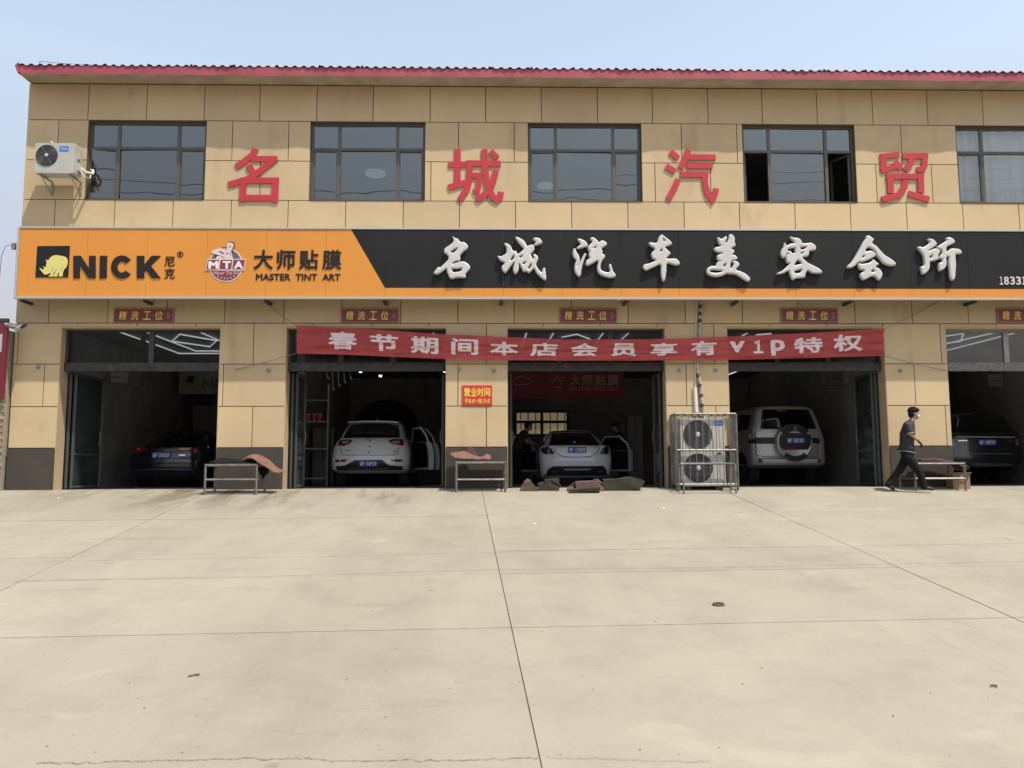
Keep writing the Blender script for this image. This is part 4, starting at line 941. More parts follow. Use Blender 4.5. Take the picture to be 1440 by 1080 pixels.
# low rack standing in front of the cage
YR = -.94; za = Z(652, 998, YR); x0_, x1_ = X(961, 670, YR), X(1034.5, 670, YR)
rk = thing('low_rack', 'low bent steel tube rack standing against the front of the cage', 'rack', ((x0_+x1_)/2, YR, gz(YR)))
for y in (YR, YC1-.06):
    mb = MB(); mb.tube([(x0_, y, gz(y)), (x0_, y, za-.03), (x0_+.03, y, za), (x1_-.03, y, za), (x1_, y, za-.03), (x1_, y, gz(y))], .019, 8); build('leg_frame', mb, STEEL, rk, smooth=True)
for x in (x0_, x1_):
    for z in (za-.03, gz(YR)+.17): mb = MB(); mb.tube([(x, YR, z), (x, YC1-.06, z)], .014, 6); build('side_rail', mb, STEEL, rk)
mb = MB(); mb.tube([(x0_, YR, gz(YR)+.17), (x1_, YR, gz(YR)+.17)], .014, 6); build('front_rail', mb, STEEL, rk)
# unit
YU = -.44; q0, q1 = at(956.5, 588, YU), at(1021, 683.5, YU); a, b, c, d = q0.x, q1.x, q1.z, q0.z
t = thing('outdoor_unit', 'tall cream air conditioner unit with two stacked fans inside the steel cage', 'air conditioner', ((a+b)/2, -.25, gz(-.25)))
build('casing', rbox(a, b, YU, YU+.33, c, d, .03), ACW, t)
for px, py in ((981, 611), (982, 658)): cc = at(px, py, YU); fan(t, cc.x, cc.z, YU-.001, .295)
p, q = at(1004.5, 591.5, YU), at(1017, 598.5, YU); mb = MB(); mb.box(p.x, q.x, YU-.004, YU-.001, q.z, p.z); lb = build('brand_label', mb, ACB, t)
mb = MB(); text_mb(mb, 'Midea', p.x+.03, q.x-.02, q.z+.03, p.z-.03, YU-.005, .002, .02); build('brand_lettering', mb, ACW, lb)
p, q = at(1003, 612, YU), at(1018, 640, YU); mb = MB(); mb.box(p.x, q.x, YU-.008, YU-.001, q.z, p.z); build('access_panel', mb, ACW, t)
mb = MB(); mb.box(p.x+.07, q.x-.06, YU-.03, YU-.009, q.z+.02, q.z+.05); build('panel_handle', mb, DARKM, t)
mb = MB(); mb.box(a+.06, a+.2, YU+.02, YU+.31, gz(-.2)-.02, c-.001); mb.box(b-.2, b-.06, YU+.02, YU+.31, gz(-.2)-.02, c-.001); build('foot', mb, DARKM, t)
# insulated pipe coming down the pillar
pts = [(986, 424), (985, 445), (984, 470), (981, 500), (981, 520), (985, 545), (988, 570), (991, 590)]
P = [at(px, py, -.06) for px, py in pts]; PI_ = mat('pipe_tape', (.24, .22, .19), .8, noise=.5, nscale=12, col2=(.48, .46, .42))
t = thing('insulated_pipe', 'taped insulated pipe running down the pillar into the steel cage', 'pipe', P[-1])
for k, (u, v) in enumerate(zip(P[:-1], P[1:])):
    mb = MB(); mb.tube([u, u.lerp(v, .5)+Vector((.006*(-1)**k, 0, 0)), v], .034, 8); build('pipe_length', mb, PI_, t)
for f in (.05, .12, .18, .62, .70, .78, .86):
    i = min(int(f*7), 6); c0 = P[i].lerp(P[i+1], f*7-i); mb = MB(); mb.tube([c0+Vector((0, 0, .035)), c0-Vector((.012, 0, .035))], .039, 8); build('tape_band', mb, mat('tape_dark', (.04, .038, .035), .7), t)
mb = MB(); mb.tube([at(977, 545, -.04), at(979, 580, -.04)], .045, 8); mb.tube([at(979, 425, -.04), at(977.5, 560, -.04)], .012, 6); build('drain_tube', mb, mat('pipe_wrap', (.6, .58, .52), .7), t)

# ------------------------------------------------------------------ steel tables with floor mats
CLOTHBR = mat('mat_brown', (.17, .078, .055), .85, noise=.3, nscale=8, bump=.3); CLOTHBK = mat('mat_black', (.008, .0075, .007), .9, spec=.2, noise=.3, nscale=6)
CLOTHMR = mat('mat_maroon', (.045, .012, .020), .8, noise=.3, nscale=9)
def table(label, xl, xr, yf, yb, ztop, low=.22, dxb=0.):
    t = thing('steel_table', label, 'table', ((xl+xr)/2, (yf+yb)/2, gz((yf+yb)/2)), 'steel frame work tables in front of the pillars')
    for x, y in ((xl, yf), (xr, yf), (xl+dxb, yb), (xr+dxb, yb)): mb = MB(); mb.bar((x, y, gz(y)), (x, y, ztop-.03), .034); build('leg', mb, STEEL, t)
    for z in (ztop-.03, gz(yf)+low):
        for p, q in (((xl, yf), (xr, yf)), ((xl+dxb, yb), (xr+dxb, yb)), ((xl, yf), (xl+dxb, yb)), ((xr, yf), (xr+dxb, yb))):
            mb = MB(); mb.bar((*p, z), (*q, z), .03); build('rail', mb, STEEL, t)
    mb = MB(); mb.box(xl-.015, xr+.015, yf-.015, yb+.015, ztop-.014, ztop) if dxb == 0 else mb.v.extend([(xl-.015, yf-.015, ztop), (xr+.015, yf-.015, ztop), (xr+dxb+.015, yb+.015, ztop), (xl+dxb-.015, yb+.015, ztop), (xl-.015, yf-.015, ztop-.014), (xr+.015, yf-.015, ztop-.014), (xr+dxb+.015, yb+.015, ztop-.014), (xl+dxb-.015, yb+.015, ztop-.014)])
    if dxb: mb.f = [[0, 1, 2, 3], [4, 7, 6, 5], [0, 4, 5, 1], [1, 5, 6, 2], [2, 6, 7, 3], [3, 7, 4, 0]]
    build('table_top', mb, STEELD, t); return t
yf, yb = -.85, -.40
table('steel table with a black mat and a brown mat on it beside the black sedan', X(288.5, 670, yf), X(360.5, 670, yf), yf, yb, Z(652.5, 325, yf), .30, .05)
yf2, yb2 = -.58, -.12
table('steel table carrying a crumpled brown mat under the opening hours sign', X(641.5, 670, yf2), X(710.5, 670, yf2), yf2, yb2, Z(649, 676, yf2), .25)
yf3, yb3 = -.66, -.16
table('steel table behind the walking man with a maroon cloth on it', X(1287, 670, yf3), X(1357, 670, yf3), yf3, yb3, Z(650, 1320, yf3), .25, -.07)
def draped(name, prof, Yc, hw, m, label, th=.02, wob=.02, seed=1, cat='floor mat', grp=None, rise=None):
    """stiff sheet: its front edge follows one measured line, its rear edge another (higher) one"""
    rnd = random.Random(seed); ph = [rnd.uniform(0, 6) for _ in range(4)]
    def par(pr, Y):
        P = [at(px, py, Y) for px, py in pr]; L = [0]
        for u, v in zip(P[:-1], P[1:]): L.append(L[-1]+(v-u).length)
        L = np.array(L)/L[-1]; return lambda a: (float(np.interp(a, L, [p.x for p in P])), float(np.interp(a, L, [p.z for p in P])))
    f0 = par(prof, Yc-hw); f1 = par(rise or [(x, y-2) for x, y in prof], Yc-hw)
    def fn(a, b):
        x0, z0 = f0(a); x1, z1 = f1(a); e = math.sin(b*math.pi/2)
        return (x0+(x1-x0)*b+wob*.5*math.sin(b*5+ph[1]), Yc-hw+2*hw*b+.02*math.sin(a*8+ph[0])*(1-b), z0+(z1-z0)*e+wob*.7*math.sin(a*11+b*6+ph[2])*b+wob*.35*math.sin(b*13+a*17+ph[3])+.006*(rnd.random()-.5))
    mb = MB(); mb.sheet(fn, 34, 10, th); o = build(name, mb, m, smooth=True, flat_ang=RAD(50)); tag(o, label, cat, grp); return o
def K1(l): return [(150+a/5.76, 590+b/5.76) for a, b in l]
MG = 'removed car mats and liners'
draped('car_mat', K1([(835, 345), (880, 345), (960, 350), (1060, 345), (1150, 350), (1212, 352)]), -.62, .21, CLOTHBK, 'black mat lying flat on the steel table beside the black sedan', .02, .016, 2, grp=MG, rise=K1([(840, 322), (880, 308), (960, 312), (1060, 318), (1150, 320), (1212, 330)]))
draped('car_mat', K1([(1095, 325), (1130, 305), (1170, 308), (1210, 325), (1260, 362), (1310, 392), (1355, 425), (1395, 432)]), -.64, .19, CLOTHBR, 'brown mat curling over the right end of the steel table beside the black sedan', .018, .014, 3, grp=MG, rise=K1([(1105, 305), (1130, 283), (1180, 276), (1215, 285), (1270, 325), (1320, 365), (1370, 400), (1400, 418)]))
draped('car_mat', K1([(1205, 345), (1225, 400), (1240, 440), (1262, 478)]), -.52, .14, CLOTHBK, 'black mat hanging down from the right end of the table beside the black sedan', .018, .012, 4, grp=MG, rise=K1([(1225, 335), (1262, 365), (1290, 395), (1282, 430)]))
def K2(l): return [(620+a/12, 610+b/12) for a, b in l]
draped('car_mat', K2([(165, 335), (235, 395), (420, 415), (560, 415), (640, 425), (700, 420), (840, 430)]), -.36, .21, CLOTHBR, 'flat part of the brown mat on the table under the opening hours sign', .014, .010, 5, grp=MG, rise=K2([(160, 312), (250, 298), (380, 285), (470, 320), (560, 365), (640, 385), (700, 395)]))
draped('car_mat', K2([(395, 335), (470, 345), (560, 385), (640, 400)]), -.24, .07, mat('mat_dark_brown', (.055, .024, .020), .85, noise=.3, nscale=8), 'dark brown mat peaked up at the back of the table under the opening hours sign', .02, .008, 6, grp=MG, rise=K2([(385, 320), (450, 225), (530, 218), (580, 310)]))
draped('car_mat', K2([(680, 420), (740, 425), (800, 430), (845, 420)]), -.42, .10, CLOTHBR, 'small curled end of brown mat on the table under the opening hours sign', .02, .008, 7, grp=MG, rise=K2([(690, 375), (740, 358), (790, 330), (845, 370)]))
def K3(l): return [(1220+a/7.712, 560+b/7.712) for a, b in l]
draped('maroon_cloth', K3([(600, 668), (750, 675), (890, 690), (940, 730), (1040, 745), (1110, 740)]), -.38, .24, CLOTHMR, 'maroon cloth spread over the right end of the table behind the walking man', .02, .016, 8, cat='cloth', rise=K3([(620, 655), (750, 650), (830, 638), (880, 645), (940, 668), (1040, 680), (1135, 715)]))
draped('maroon_cloth', K3([(905, 700), (925, 745), (960, 770), (1020, 772), (1090, 760)]), -.46, .14, CLOTHMR, 'bunched maroon cloth hanging from the right end of the table behind the walking man', .025, .016, 9, cat='cloth', rise=K3([(915, 680), (960, 700), (1040, 705), (1120, 725)]))
# cardboard box
CB = mat('cardboard', (.27, .18, .095), .85, noise=.2, nscale=5)
q0, q1 = at(1340, 668, -.42), at(1365, 689, -.42); a, b, d = q0.x, q1.x, q0.z; c = gz(-.3)-.01
t = thing('cardboard_box', 'brown cardboard box under the right end of the table beside the walking man', 'box', ((a+b)/2, -.3, c))
mb = MB(); mb.box(a, b, -.42, -.14, c-.02, d); build('carton', mb, CB, t); mb = MB(); mb.box((a+b)/2-.03, (a+b)/2+.03, -.424, -.136, d-.12, d+.003); build('tape', mb, mat('tape_tan', (.5, .38, .22), .4), t)
mb = MB(); mb.v = [(a, -.42, d), (b, -.42, d), (b+.0, -.50, d+.05), (a, -.50, d+.05), (a, -.42, d+.005), (b, -.42, d+.005), (b, -.50, d+.055), (a, -.50, d+.055)]; mb.f = [[0, 1, 2, 3], [4, 7, 6, 5], [0, 4, 5, 1], [1, 5, 6, 2], [2, 6, 7, 3], [3, 7, 4, 0]]; build('flap', mb, CB, t)
# liners lying on the ground in front of the pale sedan
LB = mat('liner_brown', (.035, .028, .018), .9, noise=.35, nscale=9); LP = mat('liner_rose', (.10, .062, .050), .9, noise=.25, nscale=9); LO = mat('liner_olive', (.036, .034, .019), .9, noise=.35, nscale=7); LD = mat('liner_dark', (.042, .033, .027), .9, noise=.3, nscale=8)
def liner(front, back, yf, yb, m, label, lift=.0):
    """stiff moulded liner: traced front edge, traced (shifted) rear edge, joined, with an inner hollow"""
    F = [at(720+a/7.2, 580+b/7.2, yf) for a, b in front]; B_ = [at(720+a/7.2, 580+b/7.2, yf) for a, b in back]
    zf = gz(yf); zmin = min(p.z for p in F); mb = MB(); n = len(F)
    mb.v = [(p.x, yf+.02*math.sin(3*k), p.z-zmin+zf) for k, p in enumerate(F)]+[(p.x, yb, p.z-zmin+zf+(gz(yb)-zf)) for p in B_]
    mb.f = [list(range(n)), list(range(n, 2*n))[::-1]]+[[k, (k+1) % n, n+(k+1) % n, n+k] for k in range(n)]
    bm = bmesh.new(); vv = [bm.verts.new(p) for p in mb.v]; [bm.faces.new([vv[i] for i in f]) for f in mb.f]
    bmesh.ops.triangulate(bm, faces=bm.faces); bmesh.ops.subdivide_edges(bm, edges=bm.edges, cuts=2, use_grid_fill=True)
    for v in bm.verts:
        if v.co.z > zf+.015: v.co += Vector((random.uniform(-.004, .004), random.uniform(-.005, .005), random.uniform(-.003, .003)))
        v.co.z = max(v.co.z, gz(v.co.y)-.0)
    bm.verts.ensure_lookup_table(); m2_ = MB(); m2_.v = [tuple(v.co) for v in bm.verts]; bm.verts.index_update(); m2_.f = [[v.index for v in f.verts] for f in bm.faces]; bm.free()
    o = build('car_liner', m2_, m, smooth=True, flat_ang=RAD(30)); tag(o, label, 'car liner', MG)
random.seed(21)
liner([(80, 790), (90, 745), (118, 705), (150, 680), (190, 690), (225, 735), (275, 790)], [(90, 790), (110, 745), (130, 705), (160, 684), (185, 694), (215, 735), (255, 790)], -.45, -.12, LP, 'rose brown tent shaped liner at the left of the row on the ground')
liner([(285, 795), (262, 735), (330, 715), (335, 680), (380, 675), (475, 662), (478, 735), (500, 738), (470, 795)], [(295, 795), (270, 740), (330, 725), (340, 700), (385, 695), (460, 690), (465, 745), (480, 745), (455, 795)], -.42, -.05, LB, 'dark brown boxy liner standing second from the left on the ground')
liner([(560, 778), (560, 758), (650, 752), (645, 690), (850, 682), (870, 655), (925, 700), (935, 760), (915, 780)], [(580, 778), (580, 762), (660, 756), (655, 705), (840, 696), (860, 680), (905, 712), (915, 760), (900, 780)], -.50, -.10, LP, 'rose coloured liner lying behind the small dark block on the ground')
liner([(572, 820), (578, 795), (690, 792), (690, 770), (895, 765), (885, 828)], [(585, 820), (590, 800), (695, 796), (700, 778), (880, 775), (872, 828)], -.80, -.62, LD, 'low dark brown liner lying nearest the camera on the ground')
liner([(935, 795), (925, 690), (1100, 680), (1200, 655), (1300, 680), (1350, 700), (1300, 780), (1100, 800)], [(945, 795), (940, 705), (1100, 700), (1190, 680), (1280, 700), (1320, 715), (1280, 780), (1100, 800)], -.46, -.05, LO, 'long olive green liner at the right of the row on the ground')
# ------------------------------------------------------------------ cars
TYRE = mat('tyre', (.018, .018, .018), .75); RIM = mat('rim', (.35, .35, .35), .3, metal=.9); CGL = mat('car_glass', (.006, .007, .008), .04, spec=.9)
LAMP = mat('lamp_red', (.22, .008, .012), .12, coat=.6); LAMPD = mat('lamp_dark', (.035, .006, .008), .15, coat=.6); LAMPC = mat('lamp_clear', (.42, .33, .32), .12, coat=.8)
CHROME = mat('chrome', (.72, .72, .72), .12, metal=1.); TRIM = mat('black_trim', (.014, .014, .015), .5); PLATE = mat('plate_blue', (.025, .085, .36), .45); PLW = mat('plate_white', (.72, .74, .78), .5)
SEAM = mat('panel_gap', (.02, .02, .02), .8)
class Car:
    def __init__(s, label, group, paint, xc, Yr, yaw, prof, L, crop, scale_y=None):
        s.root = thing('parked_car', label, 'car', (0, 0, 0), group); s.paint = paint; s.xc = xc; s.Yr = Yr; s.yaw = yaw; s.L = L; s.crop = crop
        s.z = np.array([p[0] for p in prof]); s.w = np.array([p[1] for p in prof]); s.r = np.array([p[2] for p in prof]); s.c = np.array([p[3] for p in prof]); s.fr = np.array([p[4] for p in prof]); s.n = np.array([p[5] for p in prof])
        s.loc()
    def loc(s): pass
    def par(s, z): return [float(np.interp(z, s.z, q)) for q in (s.w, s.r, s.c, s.fr, s.n)]
    def rear(s, x, z):
        w, r, c, f, n = s.par(z); u = min(abs(x)/w, .9995); return r+c*(1-(1-u**n)**(1/n))
    def sidex(s, y, z):
        w, r, c, f, n = s.par(z)
        if y >= r+c: 
            cf = .9; 
            if y > f-cf: v = min(1, (y-(f-cf))/cf); return w*(1-v**2.6)**(1/2.6)*1.0 if v < 1 else 0
            return w
        v = min(1, max(0, 1-(y-r)/c)); return w*(1-v**n)**(1/n)
    def body(s):
        N = 22; mb = MB(); rows = []
        zs = []
        for a, b in zip(s.z[:-1], s.z[1:]):
            k = max(1, int((b-a)/.05)); zs += [a+(b-a)*i/k for i in range(k)]
        zs.append(s.z[-1])
        # crossing of equal-z steps: rows listed directly
        for z in zs:
            w, r, c, f, n = s.par(z); ring = []
            for k in range(-N, N+1):
                t = k/N; th = abs(t)*math.pi/2; x = w*math.copysign(math.sin(th)**(2/n), t) if t else 0; y = r+c*(1-max(0, math.cos(th))**(2/n)); ring.append((x, y))
            cf = .9; 
            for k in range(N, -N-1, -1):
                t = k/N; th = abs(t)*math.pi/2; x = w*math.copysign(math.sin(th)**(2/2.6), t) if t else 0; y = f-cf*(1-max(0, math.cos(th))**(2/2.6)); ring.append((x, y))
            rows.append([(x, y, z) for x, y in ring])
        m = len(rows[0])
        for r_ in rows: mb.v += r_
        for i in range(len(rows)-1):
            for k in range(m): k2 = (k+1) % m; mb.f.append([i*m+k, i*m+k2, (i+1)*m+k2, (i+1)*m+k])
        # crowned roof cap
        top = rows[-1]; cx = sum(p[0] for p in top)/m; cy = sum(p[1] for p in top)/m; zt = s.z[-1]; b0 = (len(rows)-1)*m; prev = b0
        for q, hz in ((.85, .022), (.55, .045), (.2, .055)):
            st = len(mb.v); mb.v += [(cx+(p[0]-cx)*q, cy+(p[1]-cy)*q, zt+hz) for p in top]
            for k in range(m): k2 = (k+1) % m; mb.f.append([prev+k, prev+k2, st+k2, st+k])
            prev = st
        mb.f.append([prev+k for k in range(m)]); mb.f.append([k for k in range(m)][::-1])
        s.bodyo = build('body', mb, s.paint, s.root, smooth=True, flat_ang=RAD(32)); return s.bodyo
    def loc_pt(s, px, py):
        ox, oy, sc = s.crop; p = at(ox+px/sc, oy+py/sc, s.Yr); return (p.x-s.xc, p.z)
    def patch(s, name, poly, m, off=.006, th=.02, parent=None, cut=.06, local=False, mapf=None):
        if mapf is None: off += .012; th += .014
        P = poly if local else [s.loc_pt(*q) for q in poly]
        bm = bmesh.new(); vs = [bm.verts.new((x, 0, z)) for x, z in P]; f = bm.faces.new(vs)
        bmesh.ops.triangulate(bm, faces=[f])
        for _ in range(3):
            es = [e for e in bm.edges if e.calc_length() > cut]
            if not es: break
            bmesh.ops.subdivide_edges(bm, edges=es, cuts=1); bmesh.ops.triangulate(bm, faces=bm.faces)
        bm.verts.ensure_lookup_table(); bm.verts.index_update(); mb = MB(); fn = mapf or (lambda x, z, o: (x, s.rear(x, z)-o, z))
        V = [(v.co.x, v.co.z) for v in bm.verts]; n = len(V)
        mb.v = [fn(x, z, off) for x, z in V]+[fn(x, z, off-th) for x, z in V]
        for fc in bm.faces: ids = [v.index for v in fc.verts]; mb.f.append(ids); mb.f.append([i+n for i in ids][::-1])
        for e in bm.edges:
            if len(e.link_faces) == 1: a, b = e.verts[0].index, e.verts[1].index; mb.f.append([a, b, b+n, a+n])
        bm.free(); return build(name, mb, m, parent or s.root, smooth=True, flat_ang=RAD(40))
    def side(s, name, poly, m, sgn, off=.005, th=.02, parent=None):
        return s.patch(name, poly, m, off, th, parent, cut=.12, local=True, mapf=lambda y, z, o: (sgn*(s.sidex(y, z)+o), y, z))
    def line(s, name, pts, w, m, off=.004, parent=None):
        P = [s.loc_pt(*q) for q in pts]
        for a, b in zip(P[:-1], P[1:]):
            d = Vector((b[0]-a[0], b[1]-a[1])); nn = Vector((-d.y, d.x)).normalized()*w/2
            s.patch(name, [(a[0]+nn.x, a[1]+nn.y), (b[0]+nn.x, b[1]+nn.y), (b[0]-nn.x, b[1]-nn.y), (a[0]-nn.x, a[1]-nn.y)], m, off, .012, parent, local=True)
    def plate(s, cx, cy, text, off=.03, w=.44, h=.14):
        x, z = s.loc_pt(cx, cy); y = s.rear(x, z)-off; mb = MB(); mb.box(x-w/2, x+w/2, y, y+.05, z-h/2, z+h/2); p = build('number_plate', mb, PLATE, s.root)
        mb = MB(); n = len(text); cw = (w-.05)/n
        for k, ch in enumerate(text):
            if ch == '·': mb.box(x-w/2+.025+cw*(k+.4), x-w/2+.025+cw*(k+.6), y-.004, y-.001, z-.01, z+.01); continue
            text_mb(mb, ch, x-w/2+.025+cw*(k+.08), x-w/2+.025+cw*(k+.92), z-.045, z+.045, y-.001, .003, .03, N=26)
        build('plate_lettering', mb, PLW, p); return p
    def wheels(s, r=.34, wb=2.8, tw=.23, rearov=.95, track=None):
        for y in (rearov, rearov+wb):
            for sg_ in (-1, 1):
                w = (track or s.par(r)[0])-.005
                mb = MB(); xo = sg_*(w-tw); prof = [(r*.62, 0), (r*.93, 0), (r, .03), (r, tw-.03), (r*.93, tw), (r*.64, tw), (r*.60, tw-.02)]
                mb.rev((xo, y, r), (sg_, 0, 0), prof, 32); t_ = build('wheel', mb, TYRE, s.root, smooth=True)
                mb = MB(); mb.rev((xo+sg_*(tw-.06), y, r), (sg_, 0, 0), [(r*.61, 0), (r*.61, .045), (r*.55, .03), (r*.2, .02), (r*.16, .05), (r*.1, .055)], 20); build('rim', mb, RIM, t_, smooth=True)
                # dark wheel arch behind the tyre
                mb = MB(); wa = sg_*(w+.003); P_ = [(y+(r+.06)*math.cos(RAD(k*10)), max(s.z[0]+.005, r+(r+.06)*math.sin(RAD(k*10)))) for k in range(-2, 21)]
                s.side('wheel_arch', [(p[0], p[1]) for p in P_], TRIM, sg_, .003, .03)
    def door(s, y_h, L, ang, sg_, zb, zl, ztop, front=False):
        """open side door hinged at its front edge, following the curve of the flank"""
        a = RAD(ang); wb = s.par(zb)[0]; hx = s.sidex(y_h, zb)
        def tr(o, l, z): # o outward from skin, l distance back from the hinge
            x = o; y = -l; return (sg_*(hx+x*math.cos(a)+l*math.sin(a)), y_h-l*math.cos(a)+x*math.sin(a), z)
        def prof(z): return s.par(z)[0]-wb
        d = MB()
        def skin(o): return lambda u, v: tr(prof(zl+(zb-zl)*v)+o, L*u, zl+(zb-zl)*v)
        nu, nv = 6, 10; b0 = len(d.v); d.grid(skin(0), nu, nv); d.grid(skin(-.13), nu, nv); n = (nu+1)*(nv+1)
        for j in range(nv): 
            for i0 in (0, nu): q = i0*(nv+1)+j; d.f.append([q, q+1, q+1+n, q+n])
        for i in range(nu):
            for j0 in (0, nv): q = i*(nv+1)+j0; d.f.append([q, q+nv+1, q+nv+1+n, q+n])
        o = build('open_door', d, s.paint, s.root, smooth=True)
        d = MB(); d.grid(lambda u, v: tr(prof(zl+.05+(zb-zl-.06)*v)-.135-.02*math.sin(v*3), L*(.02+.93*u), zl+.05+(zb-zl-.06)*v), 6, 6); build('door_lining', d, TRIM, o, smooth=True)
        lean = prof(ztop)-prof(zb)
        fr_ = MB(); A = tr(0, L*.98, zb); B_ = tr(lean-.02, L*(.80 if not front else .86), ztop); C_ = tr(lean-.02, L*.35, ztop-.02); D_ = tr(0, .03, zb)
        fr_.tube([tr(-.03, L*.96, zb-.02), tr(lean*.5-.03, L*.93, (zb+ztop)/2), tr(lean-.03, L*.80, ztop-.01), tr(lean-.03, L*.4, ztop-.02), tr(-.03, .04, zb)], .028, 6); build('window_frame', fr_, s.paint, o, smooth=True)
        g = MB(); g.v = [tr(-.03, L*.95, zb), tr(lean*.5-.03, L*.92, (zb+ztop)/2), tr(lean-.03, L*.79, ztop-.02), tr(lean-.03, L*.4, ztop-.03), tr(-.03, .05, zb)]; g.f = [[0, 1, 2, 3, 4]]; build('door_window', g, CGL, o)
        # shut line of bright trim at the trailing edge
    def place(s):
        s.root.location = (s.xc, s.Yr, 0); s.root.rotation_euler = (0, 0, s.yaw)

def sedan(label, paint, xc, Yr, yaw, W, H, deck, crop, glass_w):
    prof = [(.20, W*.93, .30, .5, 4.55, 3.2), (.30, W*.965, .10, .5, 4.68, 3.4), (.45, W*.985, .02, .55, 4.72, 3.4), (.62, W*1.0, .0, .55, 4.72, 3.2), (.75, W*1.0, .04, .55, 4.70, 3.0), (deck-.10, W*.985, .05, .55, 4.62, 2.9), (deck-.03, W*.955, .03, .52, 4.35, 2.8), (deck-.005, W*.93, .06, .5, 3.9, 2.8), (deck+.0, W*.90, .12, .5, 3.7, 2.8), (deck+.012, W*.86, .52, .5, 3.55, 3.2), (deck+.06, W*.83, .66, .45, 3.45, 3.4), (deck+.2, W*.77, .98, .4, 3.15, 3.2), (H-.10, W*.68, 1.42, .4, 2.75, 3.0), (H-.055, W*.62, 1.65, .4, 2.6, 2.8)]
    return Car(label, 'cars parked nose in inside the bays', paint, xc, Yr, yaw, prof, 4.8, crop)
def hatch(label, paint, xc, Yr, yaw, prof, crop): return Car(label, 'cars parked nose in inside the bays', paint, xc, Yr, yaw, prof, 4.7, crop)
WHITEP = mat('paint_white', (.72, .74, .72), .25, coat=.7); PEARL = mat('paint_pearl', (.62, .66, .70), .25, coat=.7); BLKP = mat('paint_black', (.010, .011, .016), .22, coat=.8); SILV = mat('paint_silver', (.46, .455, .41), .32, metal=.25, coat=.6); BLK2 = mat('paint_black_green', (.011, .013, .013), .25, coat=.8)
YB = 2.8
# black sedan
xc = X(226.5, 640, YB)
C1 = sedan('black sedan with long red tail lamps in the leftmost bay', BLKP, xc, YB, RAD(0), .915, 1.45, .97, (150, 590, 5.76), .7); C1.body()
C1.patch('tail_lamp', [(172, 268), (210, 232), (322, 218), (326, 246), (262, 268), (186, 280)], LAMP, .010); C1.patch('tail_lamp', [(562, 226), (640, 216), (715, 222), (735, 262), (648, 262), (575, 250)], LAMP, .010)
C1.patch('lamp_lens', [(578, 232), (668, 226), (672, 240), (590, 246)], LAMPC, .018, .01); C1.patch('lamp_lens', [(232, 232), (262, 228), (262, 238), (236, 241)], LAMPC, .018, .01)
C1.plate(440, 289, '冀F·D002M'); C1.line('chrome_strip', [(210, 410), (440, 404), (690, 408)], .018, CHROME, .012)
C1.line('badge', [(420, 224), (480, 224)], .035, CHROME, .014); C1.line('badge', [(580, 287), (628, 287)], .022, CHROME, .01); C1.line('badge', [(265, 304), (300, 304)], .014, CHROME, .01)
C1.line('panel_gap', [(205, 350), (440, 358), (690, 350)], .012, SEAM, .003); C1.patch('diffuser', [(205, 440), (240, 425), (650, 425), (690, 440), (670, 480), (220, 480)], TRIM, .006)
C1.patch('rear_window', [(-.62, 1.0), (-.50, 1.36), (.50, 1.36), (.62, 1.0)], CGL, .035, .07, local=True)
for sg_ in (-1, 1):
    C1.side('side_window', [(1.0, 1.0), (1.45, 1.33), (2.4, 1.36), (2.95, 1.2), (3.25, 1.02)], CGL, sg_)
    for ln in ([(1.0, 1.0), (1.45, 1.34)], [(1.45, 1.34), (2.4, 1.37)], [(1.9, .98), (1.95, 1.33)], [(1.0, .99), (3.2, .99)]):
        (a, b), (c, d) = ln; v = Vector((c-a, d-b)); nn = Vector((-v.y, v.x)).normalized()*.008; C1.side('window_chrome', [(a+nn.x, b+nn.y), (c+nn.x, d+nn.y), (c-nn.x, d-nn.y), (a-nn.x, b-nn.y)], CHROME, sg_, .011)
C1.wheels(.335, 2.9, .23, .98); C1.place()
# white hatchback
xc = X(518.5, 640, YB)
prof = [(.32, .86, .26, .5, 4.5, 3.2), (.42, .935, .06, .5, 4.62, 3.4), (.55, .955, .0, .55, 4.66, 3.3), (.75, .955, .03, .55, 4.66, 3.1), (.95, .93, .09, .55, 4.6, 2.9), (1.05, .895, .13, .55, 4.4, 2.8), (1.13, .85, .20, .55, 4.0, 2.8), (1.18, .815, .30, .5, 3.7, 3.0), (1.22, .80, .38, .5, 3.6, 3.0), (1.40, .745, .66, .45, 3.2, 3.0), (1.56, .68, .90, .45, 2.9, 3.0), (1.62, .63, .98, .5, 2.7, 2.8)]
C2 = hatch('white hatchback with its right side doors open in the second bay from the left', WHITEP, xc, YB, RAD(.5), prof, (450, 570, 7.579)); C2.body()
C2.patch('rear_window', [(-.70, 1.19), (-.665, 1.34), (-.60, 1.53), (-.3, 1.575), (.3, 1.575), (.60, 1.53), (.665, 1.34), (.70, 1.19)], CGL, .008, .02, local=True)
C2.patch('tail_lamp', [(166, 425), (180, 368), (300, 357), (335, 378), (300, 412), (240, 430)], LAMP, .010); C2.patch('tail_lamp', [(715, 376), (765, 350), (870, 350), (880, 424), (850, 422), (760, 410)], LAMP, .010)
C2.patch('lamp_lens', [(215, 380), (300, 374), (290, 402), (225, 406)], LAMPC, .018, .01); C2.patch('lamp_lens', [(750, 378), (835, 372), (835, 408), (770, 402)], LAMPC, .018, .01)
C2.patch('fog_reflector', [(152, 580), (285, 575), (268, 600), (155, 606)], LAMP, .010); C2.patch('fog_reflector', [(750, 572), (870, 575), (880, 600), (770, 600)], LAMP, .010)
C2.patch('rear_valance', [(155, 648), (300, 642), (372, 584), (660, 580), (732, 640), (880, 650), (870, 690), (170, 692)], TRIM, .008)
C2.line('chrome_strip', [(290, 676), (730, 674)], .012, CHROME, .016); C2.plate(517, 621, '冀F·Q6P19', .035)
